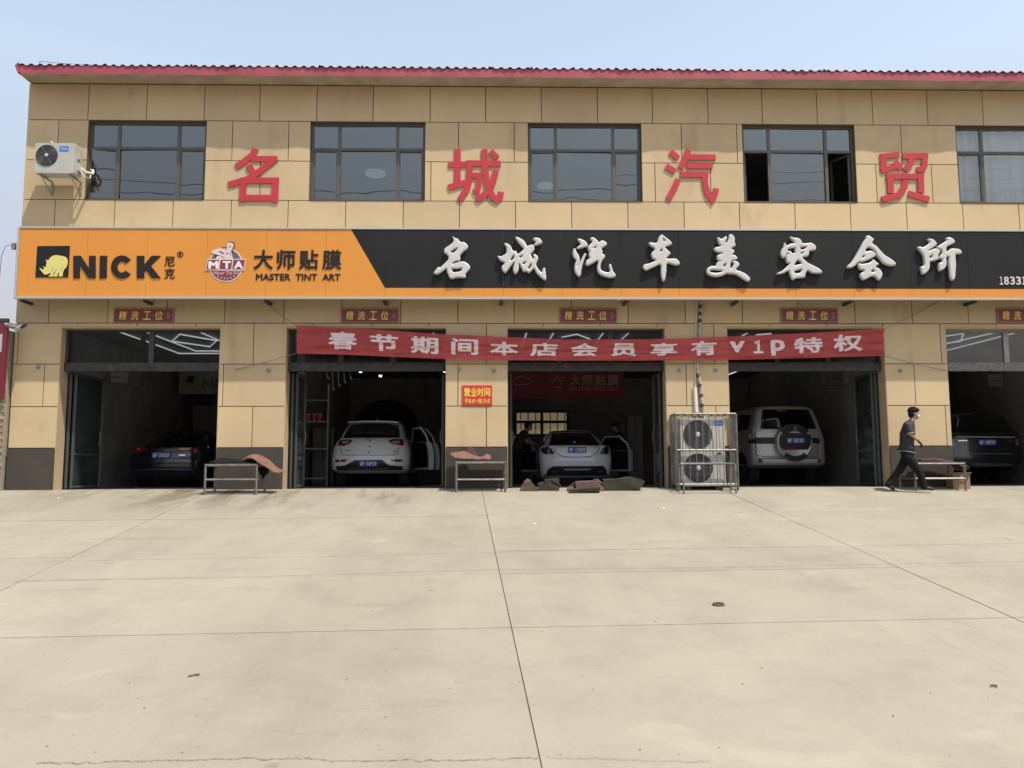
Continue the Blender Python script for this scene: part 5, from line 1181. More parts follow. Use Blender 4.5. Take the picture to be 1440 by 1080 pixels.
C2.line('panel_gap', [(245, 530), (780, 530), (822, 505), (830, 440)], .010, SEAM, .003); C2.line('panel_gap', [(245, 530), (215, 500), (208, 445)], .010, SEAM, .003)
x, z = C2.loc_pt(520, 380); mb = MB(); mb.tube([(x+.085*math.cos(2*math.pi*k/24), C2.rear(x, z)-.018, z+.055*math.sin(2*math.pi*k/24)) for k in range(25)], .010, 6); em_ = build('emblem', mb, CHROME, C2.root); mb = MB(); mb.tube([(x-.03, C2.rear(x, z)-.018, z), (x+.075, C2.rear(x, z)-.018, z+.01)], .010, 6); build('emblem_bar', mb, CHROME, em_)
C2.line('badge', [(505, 436), (535, 436)], .018, CHROME, .006); C2.line('badge', [(255, 478), (318, 478)], .014, mat('badge_grey', (.2, .2, .2), .4, metal=.5), .006); C2.line('badge', [(770, 485), (798, 485)], .02, mat('badge_grey', (.2, .2, .2), .4, metal=.5), .006)
x, z = C2.loc_pt(517, 500); C2.patch('camera_lens', [(x+.018*math.cos(t_), z+.018*math.sin(t_)) for t_ in np.linspace(0, 6, 9)], TRIM, .012, local=True)
mb = MB(); mb.sheet(lambda u, v: ((u-.5)*1.26, .72+.28*v-.06*(1-abs(2*u-1)**3), 1.625+.01*v-.02*abs(2*u-1)**3), 14, 3, .03); build('roof_spoiler', mb, WHITEP, C2.root, smooth=True)
mb = MB(); mb.tube([(.02, 1.5, 1.66), (.02, 1.32, 1.72)], [.025, .01], 6); build('aerial', mb, WHITEP, C2.root)
for sg_ in (-1, 1): C2.side('side_window', [(1.1, 1.2), (1.35, 1.48), (2.3, 1.54), (3.0, 1.35), (3.3, 1.18)], CGL, sg_)
C2.side('door_opening', [(1.15, .45), (1.05, .8), (1.2, 1.12), (3.1, 1.15), (3.2, .7), (3.0, .42)], TRIM, 1, .004)
C2.wheels(.36, 2.8, .24, .95); 
C2.door(2.15, 1.0, 33, 1, 1.12, .42, 1.50); C2.door(3.15, 1.05, 38, 1, 1.12, .42, 1.50, True); C2.place()
# pale sedan with doors wide open
xc = X(811.5, 640, YB)
C3 = sedan('pale silver white sedan with both front doors wide open in the middle bay', PEARL, xc, YB, RAD(0), .895, 1.42, .985, (720, 580, 7.2), .7); C3.body()
C3.patch('tail_lamp', [(305, 340), (345, 330), (398, 360), (430, 418), (330, 420), (302, 385)], LAMPD, .010); C3.patch('tail_lamp', [(893, 418), (925, 358), (975, 332), (992, 345), (996, 385), (985, 418)], LAMPD, .010)
C3.line('chrome_strip', [(450, 344), (660, 341), (890, 338)], .028, mat('bright_strip', (.6, .6, .6), .3, metal=.5), .03); C3.plate(661, 378, '冀F·C3283')
C3.line('panel_gap', [(420, 350), (445, 405), (520, 445), (660, 455), (800, 443), (865, 400), (893, 350)], .010, SEAM, .003)
C3.patch('diffuser', [(350, 640), (362, 582), (412, 545), (930, 541), (968, 590), (972, 640)], TRIM, .024, .05); C3.patch('chrome_blade', [(525, 572), (800, 572), (790, 584), (535, 584)], mat('blade_silver', (.42, .43, .44), .4), .045, .03)
for px in (430, 900): C3.line('exhaust_tip', [(px-30, 598), (px+30, 598)], .04, mat('exhaust_grey', (.07, .07, .07), .4), .038)
x, z = C3.loc_pt(660, 300); mb = MB(); yy = C3.rear(x, z)-.02
mb.tube([(x+.045*math.cos(2*math.pi*k/20), yy, z+.045*math.sin(2*math.pi*k/20)) for k in range(21)], .005, 6); em_ = build('emblem', mb, CHROME, C3.root)
for k in range(3): t_ = math.pi/2+k*2*math.pi/3; mb = MB(); mb.tube([(x, yy, z), (x+.045*math.cos(t_), yy, z+.045*math.sin(t_))], [.008, .003], 5); build('emblem_ray', mb, CHROME, em_)
C3.patch('rear_window', [(-.64, 1.01), (-.60, 1.1), (-.50, 1.33), (-.2, 1.352), (.2, 1.352), (.50, 1.33), (.60, 1.1), (.64, 1.01)], CGL, .035, .07, local=True)
mb = MB(); mb.sheet(lambda u, v: ((u-.5)*1.02, 1.72+1.0*v, 1.412+.022*(1-abs(2*u-1)**2)-.0*v), 10, 6, .012); build('roof_glass', mb, CGL, C3.root, smooth=True)
for sg_ in (-1, 1):
    C3.side('side_window', [(1.05, 1.0), (1.4, 1.29), (2.4, 1.33), (2.95, 1.2), (3.3, 1.02)], CGL, sg_)
    C3.side('door_opening', [(2.2, .4), (2.1, .9), (3.3, .92), (3.35, .6), (3.1, .38)], TRIM, sg_, .004)
    C3.door(3.35, 1.15, 52, sg_, .93, .36, 1.32, True)
C3.wheels(.33, 2.84, .23, .98); C3.place()
# tall silver four wheel drive
xc = X(1112, 640, YB)+.02
prof = [(.42, .86, .30, .35, 4.5, 3.6), (.50, .92, .04, .40, 4.6, 4.0), (.62, .935, .0, .40, 4.7, 4.2), (.76, .935, .05, .35, 4.7, 4.4), (1.0, .93, .08, .30, 4.68, 4.6), (1.15, .915, .10, .30, 4.5, 4.6), (1.22, .885, .11, .28, 3.9, 4.8), (1.27, .87, .12, .28, 3.55, 5.0), (1.5, .80, .17, .28, 3.3, 5.0), (1.72, .73, .23, .3, 3.05, 4.5), (1.79, .68, .30, .35, 2.9, 3.8)]
prof = [(z if z < .6 else .6+(z-.6)*1.125, *r) for z, *r in prof]
C4 = hatch('tall silver four wheel drive with a rear spare wheel cover in the fourth bay', SILV, xc, YB, RAD(1.8), prof, (1020, 550, 7.714)); C4.body()
C4.patch('rear_window', [(-.70, 1.375), (-.685, 1.45), (-.60, 1.835), (-.56, 1.86), (.52, 1.86), (.57, 1.835), (.68, 1.45), (.69, 1.375)], CGL, .008, .02, local=True)
C4.line('brake_light', [(590, 208), (690, 208)], .022, mat('grey_lens', (.2, .18, .18), .3), .014)
C4.patch('rear_band', [(292, 505), (340, 500), (1046, 505), (1046, 565), (340, 570), (292, 560)], TRIM, .010)
for q in ([(296, 455), (334, 455), (334, 512), (296, 515)], [(1020, 455), (1042, 455), (1048, 515), (1028, 520)]): C4.patch('tail_lamp', q, mat('lamp_smoke', (.30, .28, .26), .15, coat=.6), .018)
x, z = C4.loc_pt(735, 560); rr = .45; y0 = C4.rear(x, z)
mb = MB(); mb.rev((x, y0+.02, z), (0, -1, 0), [(rr, 0), (rr, .17), (rr*.97, .21), (rr*.90, .225), (rr*.86, .215)], 40); sp_ = build('spare_wheel_cover', mb, SILV, C4.root, smooth=True)
def poly_at(pts, y_, th): 
    m_ = MB(); m_.prism([C4.loc_pt(*p) for p in pts], y_-th, y_); return m_
build('cover_recess', poly_at([(562, 500), (590, 470), (640, 458), (860, 458), (905, 480), (912, 520), (905, 590), (875, 635), (610, 638), (570, 600)], y0-.196, .014), TRIM, sp_)
mb = MB(); n_ = 14
for k in range(n_):
    t0, t1 = RAD(38+104*k/n_), RAD(38+104*(k+1)/n_); mb.prism([(x+rr*1.0*math.cos(t0), z+rr*1.0*math.sin(t0)), (x+rr*1.0*math.cos(t1), z+rr*1.0*math.sin(t1)), (x+rr*.62*math.cos(t1), z+rr*.62*math.sin(t1)), (x+rr*.62*math.cos(t0), z+rr*.62*math.sin(t0))], y0-.208, y0-.19)
build('cover_top', mb, TRIM, sp_)
mb = MB()
for k in range(n_):
    t0, t1 = RAD(228+84*k/n_), RAD(228+84*(k+1)/n_); mb.prism([(x+rr*1.0*math.cos(t0), z+rr*1.0*math.sin(t0)), (x+rr*1.0*math.cos(t1), z+rr*1.0*math.sin(t1)), (x+rr*.72*math.cos(t1), z+rr*.72*math.sin(t1)), (x+rr*.72*math.cos(t0), z+rr*.72*math.sin(t0))], y0-.208, y0-.19)
build('cover_bottom', mb, TRIM, sp_)
xe, ze = C4.loc_pt(735, 410); mb = MB()
for k in range(3):
    t_ = math.pi/2+k*2*math.pi/3; d_ = (math.cos(t_), math.sin(t_)); nn = (-d_[1], d_[0]); mb.prism([(xe, ze), (xe+.035*d_[0]+.018*nn[0], ze+.035*d_[1]+.018*nn[1]), (xe+.07*d_[0], ze+.07*d_[1]), (xe+.035*d_[0]-.018*nn[0], ze+.035*d_[1]-.018*nn[1])], y0-.228-.001*k, y0-.212)
build('emblem', mb, CHROME, sp_)
xp, zp = C4.loc_pt(740, 538); mb = MB(); yy = y0-.222; mb.box(xp-.22, xp+.22, yy, yy+.012, zp-.07, zp+.07); pl4 = build('number_plate', mb, PLATE, C4.root)
mb = MB(); cw = .39/7
for k, ch in enumerate('冀F·B0C50'):
    cw = .39/8
    if ch != '·': text_mb(mb, ch, xp-.195+cw*(k+.08), xp-.195+cw*(k+.92), zp-.045, zp+.045, yy-.001, .003, .03)
build('plate_lettering', mb, PLW, pl4)
build('red_marker', poly_at([(708, 605), (775, 605), (770, 632), (712, 632)], y0-.211, .01), LAMP, sp_)
mb = MB(); text_mb(mb, 'PAJERO', C4.loc_pt(655, 0)[0], C4.loc_pt(845, 0)[0], C4.loc_pt(0, 488)[1], C4.loc_pt(0, 470)[1], y0-.211, .004, .0); build('cover_lettering', mb, mat('dark_letter', (.07, .07, .07), .5), sp_)
C4.patch('bumper_step', [(400, 738), (1010, 738), (1005, 778), (405, 778)], mat('bumper_pale', (.58, .58, .55), .4), .03, .05); C4.line('panel_gap', [(350, 728), (1010, 728)], .016, SEAM, .006)
for q in ([(368, 735), (396, 735), (396, 775), (370, 775)], [(1014, 735), (1040, 735), (1036, 775), (1014, 775)]): C4.patch('fog_reflector', q, LAMP, .016)
C4.line('panel_gap', [(345, 440), (345, 690), (420, 712), (1010, 712), (1022, 560)], .010, SEAM, .003); C4.line('badge', [(960, 662), (1015, 662)], .02, mat('badge_grey', (.2, .2, .2), .4, metal=.5), .006)
for sg_ in (-1, 1):
    C4.side('side_window', [(.55, 1.38), (.62, 1.76), (1.5, 1.8), (1.5, 1.38)], CGL, sg_); C4.side('side_window', [(1.58, 1.38), (1.58, 1.8), (2.5, 1.8), (3.0, 1.6), (3.3, 1.38)], CGL, sg_)
C4.wheels(.39, 2.78, .26, .95); mb = MB(); mb.tube([(-.45, 3.3, .55), (-.45, 3.3, 2.6)], .01, 4) if False else None; C4.place()
mbx = None
# black luxury four wheel drive at the right edge
xc = X(1391, 640, YB)
prof = [(.40, .90, .25, .35, 4.7, 3.6), (.50, .965, .03, .40, 4.85, 4.0), (.65, .985, .0, .40, 4.9, 4.2), (.90, .985, .05, .35, 4.9, 4.2), (1.15, .97, .08, .32, 4.7, 4.2), (1.24, .93, .12, .3, 4.0, 4.2), (1.30, .90, .20, .3, 3.75, 4.4), (1.55, .83, .33, .3, 3.4, 4.2), (1.72, .77, .42, .35, 3.1, 3.8), (1.78, .70, .50, .4, 2.9, 3.2)]
C5 = hatch('black luxury four wheel drive with a bright tailgate strip in the rightmost bay', BLK2, xc, YB, 0, prof, (1320, 560, 8.308)); C5.body()
C5.patch('rear_window', [(-.76, 1.32), (-.68, 1.64), (.68, 1.64), (.76, 1.32)], CGL, .008, .02, local=True)
C5.patch('chrome_strip', [(222, 440), (560, 443), (912, 448), (908, 462), (560, 460), (228, 456)], mat('bright_strip', (.6, .6, .6), .3, metal=.5), .022); C5.plate(580, 515, '冀F·Q8999', .03)
for q in ([(165, 500), (205, 500), (222, 560), (175, 570)], [(925, 470), (960, 480), (955, 555), (925, 550)]): C5.patch('tail_lamp', q, mat('lamp_smoke_red', (.22, .12, .13), .15, coat=.6), .014)
C5.line('badge', [(248, 495), (348, 493)], .022, CHROME, .01); C5.line('badge', [(825, 498), (878, 498)], .014, CHROME, .01)
C5.line('bumper_line', [(310, 650), (560, 648), (870, 650)], .010, STEELD, .006); C5.line('panel_gap', [(260, 715), (880, 715)], .012, SEAM, .003)
C5.patch('bumper_plate', [(385, 762), (890, 766), (885, 794), (740, 800), (480, 798), (400, 788)], mat('bumper_silver', (.30, .30, .28), .4, metal=.4), .02, .03)
x0_, z0_ = C5.loc_pt(360, 424); x1_, z1_ = C5.loc_pt(775, 410); mb = MB(); yy = C5.rear(0, z0_)-.006; text_mb(mb, 'R A N G E   R O V E R', x0_, x1_, z0_, z1_, yy, .006, .015, warp=lambda x, y, z: (x, C5.rear(x, z)-.012+(y-yy), z)); build('tailgate_lettering', mb, CHROME, C5.root)
for sg_ in (-1, 1): C5.side('side_window', [(.75, 1.33), (.82, 1.60), (2.5, 1.62), (3.0, 1.5), (3.5, 1.33)], CGL, sg_)
C5.line('brake_light', [(340, 165), (520, 165)], .02, mat('grey_lens', (.2, .18, .18), .3), .02)
C5.wheels(.39, 2.92, .27, .98); C5.place()

# ------------------------------------------------------------------ people
SKINM = mat('skin', (.34, .19, .13), .6); HAIR = mat('hair_black', (.008, .006, .006), .8, spec=.2); SHIRT = mat('shirt_charcoal', (.028, .028, .037), .85, noise=.3, nscale=7); SHIRTL = mat('shirt_grey_panel', (.13, .12, .12), .85)
TROU = mat('trousers_black', (.011, .011, .011), .9, spec=.2, noise=.3, nscale=6); SHOE = mat('shoe_black', (.015, .015, .016), .6); GLOVE = mat('glove_dark', (.045, .032, .03), .8); MASK = mat('mask_pale_blue', (.40, .50, .55), .8)
def fuse(name, mb, m, parent, vox=.010, smooth=4):
    """overlapping rounded volumes fused into one continuous skin"""
    me = bpy.data.meshes.new(name); me.from_pydata(mb.v, [], mb.f); o = bpy.data.objects.new(name, me); COL.objects.link(o)
    r = o.modifiers.new('r', 'REMESH'); r.mode = 'VOXEL'; r.voxel_size = vox; r.use_smooth_shade = True
    q = o.modifiers.new('s', 'SMOOTH'); q.factor = .5; q.iterations = smooth
    dg = bpy.context.evaluated_depsgraph_get(); dg.update(); me2 = bpy.data.meshes.new_from_object(o.evaluated_get(dg)); bpy.data.objects.remove(o)
    k = MB(); k.v = [tuple(v.co) for v in me2.vertices]; k.f = [list(p.vertices) for p in me2.polygons]; bpy.data.meshes.remove(me2)
    return build(name, k, m, parent, smooth=True, flat_ang=RAD(80))
def ell(mb, c, r, nu=16, nv=10, tilt=0.):
    b = len(mb.v); ct, st = math.cos(tilt), math.sin(tilt)
    mb.v.append((c[0]+r[2]*st, c[1], c[2]+r[2]*ct))
    for i in range(1, nv):
        th = math.pi*i/nv
        for k in range(nu):
            ph = 2*math.pi*k/nu; x, y, z = r[0]*math.sin(th)*math.cos(ph), r[1]*math.sin(th)*math.sin(ph), r[2]*math.cos(th)
            mb.v.append((c[0]+x*ct+z*st, c[1]+y, c[2]-x*st+z*ct))
    mb.v.append((c[0]-r[2]*st, c[1], c[2]-r[2]*ct)); e = len(mb.v)-1
    for k in range(nu):
        k2 = (k+1) % nu; mb.f.append([b, b+1+k2, b+1+k]); mb.f.append([e, e-nu+k, e-nu+k2])
        for i in range(nv-2): q = b+1+i*nu; mb.f.append([q+k, q+k2, q+nu+k2, q+nu+k])
def limb(mb, pts, rs):
    """chain of tapering round segments with round joints; r may be (depth-in-profile, width) for flattened ones"""
    for (p, q), (r0, r1) in zip(zip(pts[:-1], pts[1:]), zip(rs[:-1], rs[1:])):
        p, q = Vector(p), Vector(q); n = max(2, int((q-p).length/.03))
        a0 = r0 if isinstance(r0, tuple) else (r0, r0); a1 = r1 if isinstance(r1, tuple) else (r1, r1)
        for k in range(n+1):
            t = k/n; ell(mb, p.lerp(q, t), (a0[0]+(a1[0]-a0[0])*t, a0[1]+(a1[1]-a0[1])*t, max(.5*(a0[0]+a1[0])*.8, .008)), 12, 8)
def hand(parent, w_, d_, m):
    """palm, four unequal bent fingers and a thumb"""
    w_ = Vector(w_); d_ = Vector(d_).normalized(); dn = Vector((-d_.z, 0, d_.x))*-1; mb = MB()
    limb(mb, [w_-d_*.03, w_+d_*.02, w_+d_*.05, w_+d_*.085], [(.026, .028), (.022, .034), (.022, .040), (.018, .040)])
    for k in range(4):
        b0 = w_+d_*.085+Vector((0, -.030+.020*k, 0)); ln = (.078, .088, .083, .064)[k]; c0 = b0+d_*ln*.42+dn*.008; e0 = c0+d_*ln*.26+dn*.020; f0 = e0+d_*ln*.08+dn*.024
        limb(mb, [b0, c0, e0, f0], [.0100, .0095, .0088, .0078])
    t0 = w_+d_*.03+Vector((0, -.032, 0)); t1 = t0+d_*.035+Vector((0, -.016, 0))+dn*.012; limb(mb, [t0, t1, t1+d_*.028+dn*.014], [.014, .012, .0095])
    return fuse('gloved_hand' if m is GLOVE else 'hand', mb, m, parent, .0045, 2)
def figure(t, Jn, gaze, shirt, glove, mask):
    """a clothed figure from a dictionary of joints (x, y, z); the head looks along +x"""
    g = {k: Vector(v) for k, v in Jn.items()}; mb = MB()
    limb(mb, [g['pel'], g['waist'], g['chest'], g['sh']], [(.105, .14), (.095, .13), (.11, .15), (.085, .12)])
    limb(mb, [g['sh'], g['neck'], g['neck2']], [(.07, .08), .056, .055])
    h = g['head']; ell(mb, h+Vector((-.012, 0, .025)), (.098, .076, .092)); ell(mb, h+Vector((.018, 0, -.035)), (.066, .058, .085)); ell(mb, h+Vector((.045, 0, -.095)), (.034, .034, .026)); ell(mb, h+Vector((.088, 0, -.022)), (.020, .014, .022), tilt=-.4); ell(mb, h+Vector((.068, 0, .015)), (.025, .05, .014))
    for s in ('n', 'f'):
        limb(mb, [g['sh'], g['s'+s], g['e'+s], g['w'+s]], [.055, .052, .040, .027]); limb(mb, [g['pel'], g['h'+s], g['k'+s], g['a'+s], g['t'+s]], [.09, .085, .055, .04, .032])
    fuse('body', mb, SKINM, t, .011, 3)
    mb = MB(); limb(mb, [g['hem'], g['waist'], g['chest'], g['sh'], g['sh'].lerp(g['neck'], .55)], [(.140, .165), (.132, .162), (.140, .180), (.105, .150), (.070, .075)])
    limb(mb, [g['sh'], g['sn'], g['cn']], [.085, .078, .070]); limb(mb, [g['sh'], g['sf'], g['cf']], [.085, .078, .070]); fuse('shirt', mb, shirt, t, .011, 3)
    mb = MB(); rim = g['sh'].lerp(g['neck'], .75); ell(mb, rim, (.070, .074, .022), tilt=.25); build('collar', mb, shirt, t, smooth=True)
    mb = MB(); limb(mb, [g['hem'], g['pel']], [(.118, .145), (.125, .15)])
    for s in ('n', 'f'): limb(mb, [g['pel'], g['h'+s], g['k'+s], g['c'+s+'2'], g['a'+s]], [(.115, .11), (.108, .098), (.080, .076), (.072, .068), (.068, .064)])
    fuse('trousers', mb, TROU, t, .011, 2)
    # hair, ears, eyes
    rnd = random.Random(4); mb = MB(); ell(mb, h+Vector((-.022, 0, .055)), (.106, .088, .078), 22, 14, tilt=.12); ell(mb, h+Vector((-.070, 0, -.01)), (.052, .078, .088), 18, 12); ell(mb, h+Vector((.05, 0, .082)), (.055, .07, .026), 18, 10, tilt=.45); ell(mb, h+Vector((-.105, 0, .045)), (.03, .05, .03))
    for k in range(60):
        a_, b_ = rnd.uniform(-3.1, 3.1), rnd.uniform(.15, 1.5); p = h+Vector((-.022+.100*math.cos(a_)*math.sin(b_), .084*math.sin(a_)*math.sin(b_), .055+.074*math.cos(b_))); ell(mb, p, (.016, .012, .012), 8, 5, tilt=rnd.uniform(-1, 1))
    build('hair', mb, HAIR, t, smooth=True)
    for sy in (-1, 1):
        mb = MB(); ell(mb, h+Vector((-.008, sy*.077, -.012)), (.017, .008, .027), tilt=.2); build('ear', mb, SKINM, t, smooth=True)
        mb = MB(); ell(mb, h+Vector((.072, sy*.032, .004)), (.009, .014, .006)); build('eye', mb, HAIR, t)
    if mask:
        mb = MB(); c = h+Vector((.055, 0, -.055)); ell(mb, c, (.050, .058, .050), tilt=-.25); build('face_mask', mb, MASK, t, smooth=True)
        for sy in (-1, 1):
            e_ = h+Vector((-.002, sy*.078, -.01)); mb = MB(); mb.tube([c+Vector((0, sy*.055, .02)), e_+Vector((0, 0, .012))], .003, 4); mb.tube([c+Vector((0, sy*.055, -.02)), e_-Vector((0, 0, .02))], .003, 4); build('mask_loop', mb, MASK, t)
    for s in ('n', 'f'): hand(t, g['w'+s], g['w'+s]-g['e'+s]+Vector((.0, 0, -.03)), GLOVE if glove else SKINM)
    for s in ('n', 'f'):
        a_, q = g['a'+s], g['t'+s]; d = (q-a_); mb = MB(); f_ = Vector((d.x, d.y, 0)).normalized()
        limb(mb, [a_+Vector((0, 0, .01)), a_-Vector((0, 0, .02))+f_*.0, a_.lerp(q, .6), q], [.052, (.052, .046), (.046, .045), (.034, .040)]); fuse('shoe', mb, SHOE, t, .008, 2)
def walker():
    Yp = -.82; O = at(1279, 691, Yp); g0 = gz(Yp)
    def J(a, b, dy=0.): p = at(1220+a/7.712, 560+b/7.712, Yp+dy); return (p.x, Yp+dy, p.z)
    t = thing('person', 'walking man in a charcoal shirt, black trousers, dark gloves and a pale face mask', 'person', (O.x, Yp, g0))
    D = dict(pel=J(432, 610), waist=J(425, 490), chest=J(432, 385), sh=J(448, 295), neck=J(482, 238), neck2=J(492, 215), head=J(508, 165), hem=J(428, 545),
             hn=J(448, 650, -.08), hf=J(425, 650, .08), kn=J(555, 795, -.10), kf=J(345, 785, .10), cn2=J(595, 890, -.105), cf2=J(275, 870, .10), an=J(612, 962, -.11), af=J(225, 935, .10), tn=J(700, 985, -.11), tf=J(278, 985, .10),
             sn=J(435, 295, -.165), sf=J(448, 295, .165), en=J(462, 388, -.20), ef=J(392, 395, .22), wn=J(548, 462, -.17), wf=J(360, 495, .20), cn=J(455, 352, -.19), cf=J(410, 360, .20))
    figure(t, D, 0, SHIRT, True, True)
    mb = MB(); c = Vector(D['hem'])
    mb.tube([(c.x+.150*math.cos(a_), Yp+.172*math.sin(a_), c.z-.075-.028*math.cos(a_)) for a_ in np.linspace(0, 2*math.pi, 25)], .007, 6); build('shirt_hem', mb, mat('hem_grey', (.26, .25, .24), .8), t, smooth=True)
    c = Vector(D['cn'])+(Vector(D['cn'])-Vector(D['sn'])).normalized()*.045; mb = MB(); mb.rev(tuple(c), tuple(Vector(D['en'])-Vector(D['sn'])), [(.066, 0), (.070, .004), (.068, .018)], 18); build('sleeve_band', mb, mat('band_tan', (.30, .25, .15), .8), t, smooth=True)
walker()
def worker(label, X_, Y_, facing, ln, paint):
    t = thing('person', label, 'person', (0, 0, 0))
    def P(x, y, z):
        if z > .95: dz = z-.95; return (x+dz*math.sin(ln), y, .95+dz*math.cos(ln))
        return (x, y, z)
    D = dict(pel=P(0, 0, .93), waist=P(0, 0, 1.08), chest=P(0, 0, 1.25), sh=P(0, 0, 1.40), neck=P(.02, 0, 1.49), neck2=P(.03, 0, 1.53), head=P(.05, 0, 1.62), hem=P(0, 0, .98))
    for s, k in (('n', -1), ('f', 1)):
        D.update({'h'+s: (0, k*.09, .86), 'k'+s: (.03, k*.1, .5), 'c'+s+'2': (.0, k*.1, .28), 'a'+s: (0, k*.1, .10), 't'+s: (.15, k*.11, .045), 's'+s: P(0, k*.17, 1.39), 'e'+s: P(.10, k*.21, 1.16), 'w'+s: P(.34, k*.15, 1.12), 'c'+s: P(.04, k*.19, 1.27)})
    figure(t, D, 0, paint, False, False); t.location = (X_, Y_, 0); t.rotation_euler = (0, 0, facing)
q = at(875, 640, 6.2); worker('dark clothed worker standing behind the right door of the pale sedan', q.x, 6.2, RAD(200), .25, mat('shirt_dark', (.02, .02, .022), .9))
q = at(727, 640, 4.6); worker('dark clothed worker bending beside the left side of the pale sedan', q.x, 4.6, RAD(20), .45, mat('shirt_dark', (.02, .02, .022), .9))

# ------------------------------------------------------------------ things inside the bays
# red indoor banner of the middle bay
Yi = 7.0; p, q = at(716, 519, Yi), at(877, 561, Yi)
t = thing('indoor_banner', 'dark red lettered board hanging inside the middle bay above the sedan', 'banner', ((p.x+q.x)/2, Yi, q.z))
mb = MB(); mb.box(p.x, q.x, Yi, Yi+.05, q.z, p.z); build('board', mb, mat('indoor_red', (.20, .02, .03), .6), t)
IL = mat('indoor_letter', (.30, .22, .20), .6); mb = MB()
for k, ch in enumerate('大师贴膜'): text_px(mb, ch, 801+17.7*k, 527, 816.5+17.7*k, 542, Yi-.002, .02, .03)
text_px(mb, 'MASTER TINT ART', 801, 544, 870, 549, Yi-.002, .02, .02); build('lettering', mb, IL, t)
mb = MB()
for ln in ([(722, 533), (735, 528), (742, 534), (752, 527)], [(724, 541), (745, 540)], [(775, 541), (783, 528), (790, 541)], [(772, 535), (795, 531)], [(778, 545), (792, 545)]): mb.stroke(pz(ln, Yi-.002), .03, Yi-.02, Yi-.002)
build('printed_emblem', mb, IL, t)
for x in (p.x+.3, q.x-.3): mb = MB(); mb.tube([(x, Yi+.02, p.z), (x, Yi+.02, ZC-.002)], .008, 5); build('hanger', mb, DARKM, t)
# logo board of the first bay
Yi = 7.5; p, q = at(257, 527, Yi), at(345, 549, Yi)
t = thing('indoor_logo_board', 'dim lettered logo board with a yellow square inside the leftmost bay', 'sign', ((p.x+q.x)/2, Yi, q.z))
mb = MB(); mb.box(p.x-.1, q.x, Yi, Yi+.05, q.z-.1, p.z+.1); build('board', mb, INT, t)
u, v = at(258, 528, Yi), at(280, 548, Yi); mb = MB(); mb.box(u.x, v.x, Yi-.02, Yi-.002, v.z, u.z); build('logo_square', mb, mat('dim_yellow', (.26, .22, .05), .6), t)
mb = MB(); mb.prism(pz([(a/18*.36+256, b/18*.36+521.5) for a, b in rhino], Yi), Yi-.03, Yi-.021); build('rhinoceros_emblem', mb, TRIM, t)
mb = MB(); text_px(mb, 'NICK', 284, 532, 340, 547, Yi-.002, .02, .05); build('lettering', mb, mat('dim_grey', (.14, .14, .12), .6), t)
for x in (p.x+.2, q.x-.2): mb = MB(); mb.tube([(x, Yi+.02, p.z+.1), (x, Yi+.02, ZC-.002)], .008, 5); build('hanger', mb, DARKM, t)
# hose reels hanging from the ceiling
def reel(px, py, Yq, w, h, m, label):
    c = at(px, py, Yq); t = thing('hose_reel', label, 'hose reel', (c.x, Yq, c.z-h/2), 'ceiling hose reels')
    mb = MB(); mb.prism([(c.x-w/2, c.z+h/2), (c.x+w/2, c.z+h/2), (c.x+w*.42, c.z-h/2), (c.x-w*.42, c.z-h/2)], Yq, Yq+.25); build('housing', mb, m, t)
    mb = MB(); mb.box(c.x-w*.3, c.x+w*.3, Yq-.004, Yq-.001, c.z-.02, c.z+.0); build('label_strip', mb, DARKM, t)
    mb = MB(); mb.tube([(c.x, Yq+.1, c.z+h/2), (c.x, Yq+.1, ZC-.001)], .015, 6); build('hanger', mb, DARKM, t)
PALE = mat('reel_pale', (.34, .34, .33), .6); DIM = mat('reel_dim', (.13, .13, .13), .7)
reel(165, 530, 3.2, .36, .26, PALE, 'pale hose reel box hanging in the leftmost bay'); reel(188, 532, 3.6, .34, .40, DIM, 'dim hose reel beside the pale one in the leftmost bay')
reel(1200, 527, 3.2, .33, .30, PALE, 'pale hose reel box hanging above the right side of the silver four wheel drive'); reel(1172, 532, 3.6, .7, .36, DIM, 'wide dim hose reel left of the pale one in the fourth bay'); reel(1400, 535, 3.2, .4, .32, DIM, 'dim hose reel hanging in the rightmost bay')
# stock shelf in the second bay
Ys = 4.2; p, q = at(411, 592, Ys), at(462, 545, Ys)
t = thing('stock_shelf', 'dark shelf rack at the left wall of the second bay', 'shelf', ((p.x+q.x)/2, Ys, 0))
for x in (p.x, q.x): mb = MB(); mb.box(x-.02, x+.02, Ys, Ys+.4, 0, q.z+.1); build('upright', mb, STEELD, t)
zsh = [at(430, y_, Ys).z for y_ in (672, 630, 592, 562)]
for z in zsh: mb = MB(); mb.box(p.x+.021, q.x-.021, Ys, Ys+.4, z-.03, z); build('shelf', mb, STEELD, t)
RC = mat('tin_red', (.42, .03, .035), .5); k_ = 0
for i in range(4):
    c = at(425+i*8.0, 588, Ys).x
    t = thing('product_tin', f'red tin with a pale lid, number {i+1} from the left on the stock shelf' if False else ['leftmost', 'second', 'third', 'rightmost'][i]+' red tin with a pale lid on the dark shelf rack', 'tin', (c, Ys+.1, zsh[2]), 'red tins on the shelf rack')
    mb = MB(); mb.rev((c, Ys+.1, zsh[2]), (0, 0, 1), [(.05, 0), (.05, .16)], 14); build('can', mb, RC, t); mb = MB(); mb.rev((c, Ys+.1, zsh[2]+.16), (0, 0, 1), [(.045, 0), (.045, .03)], 14); build('lid', mb, mat('tin_lid', (.6, .58, .56), .5), t)
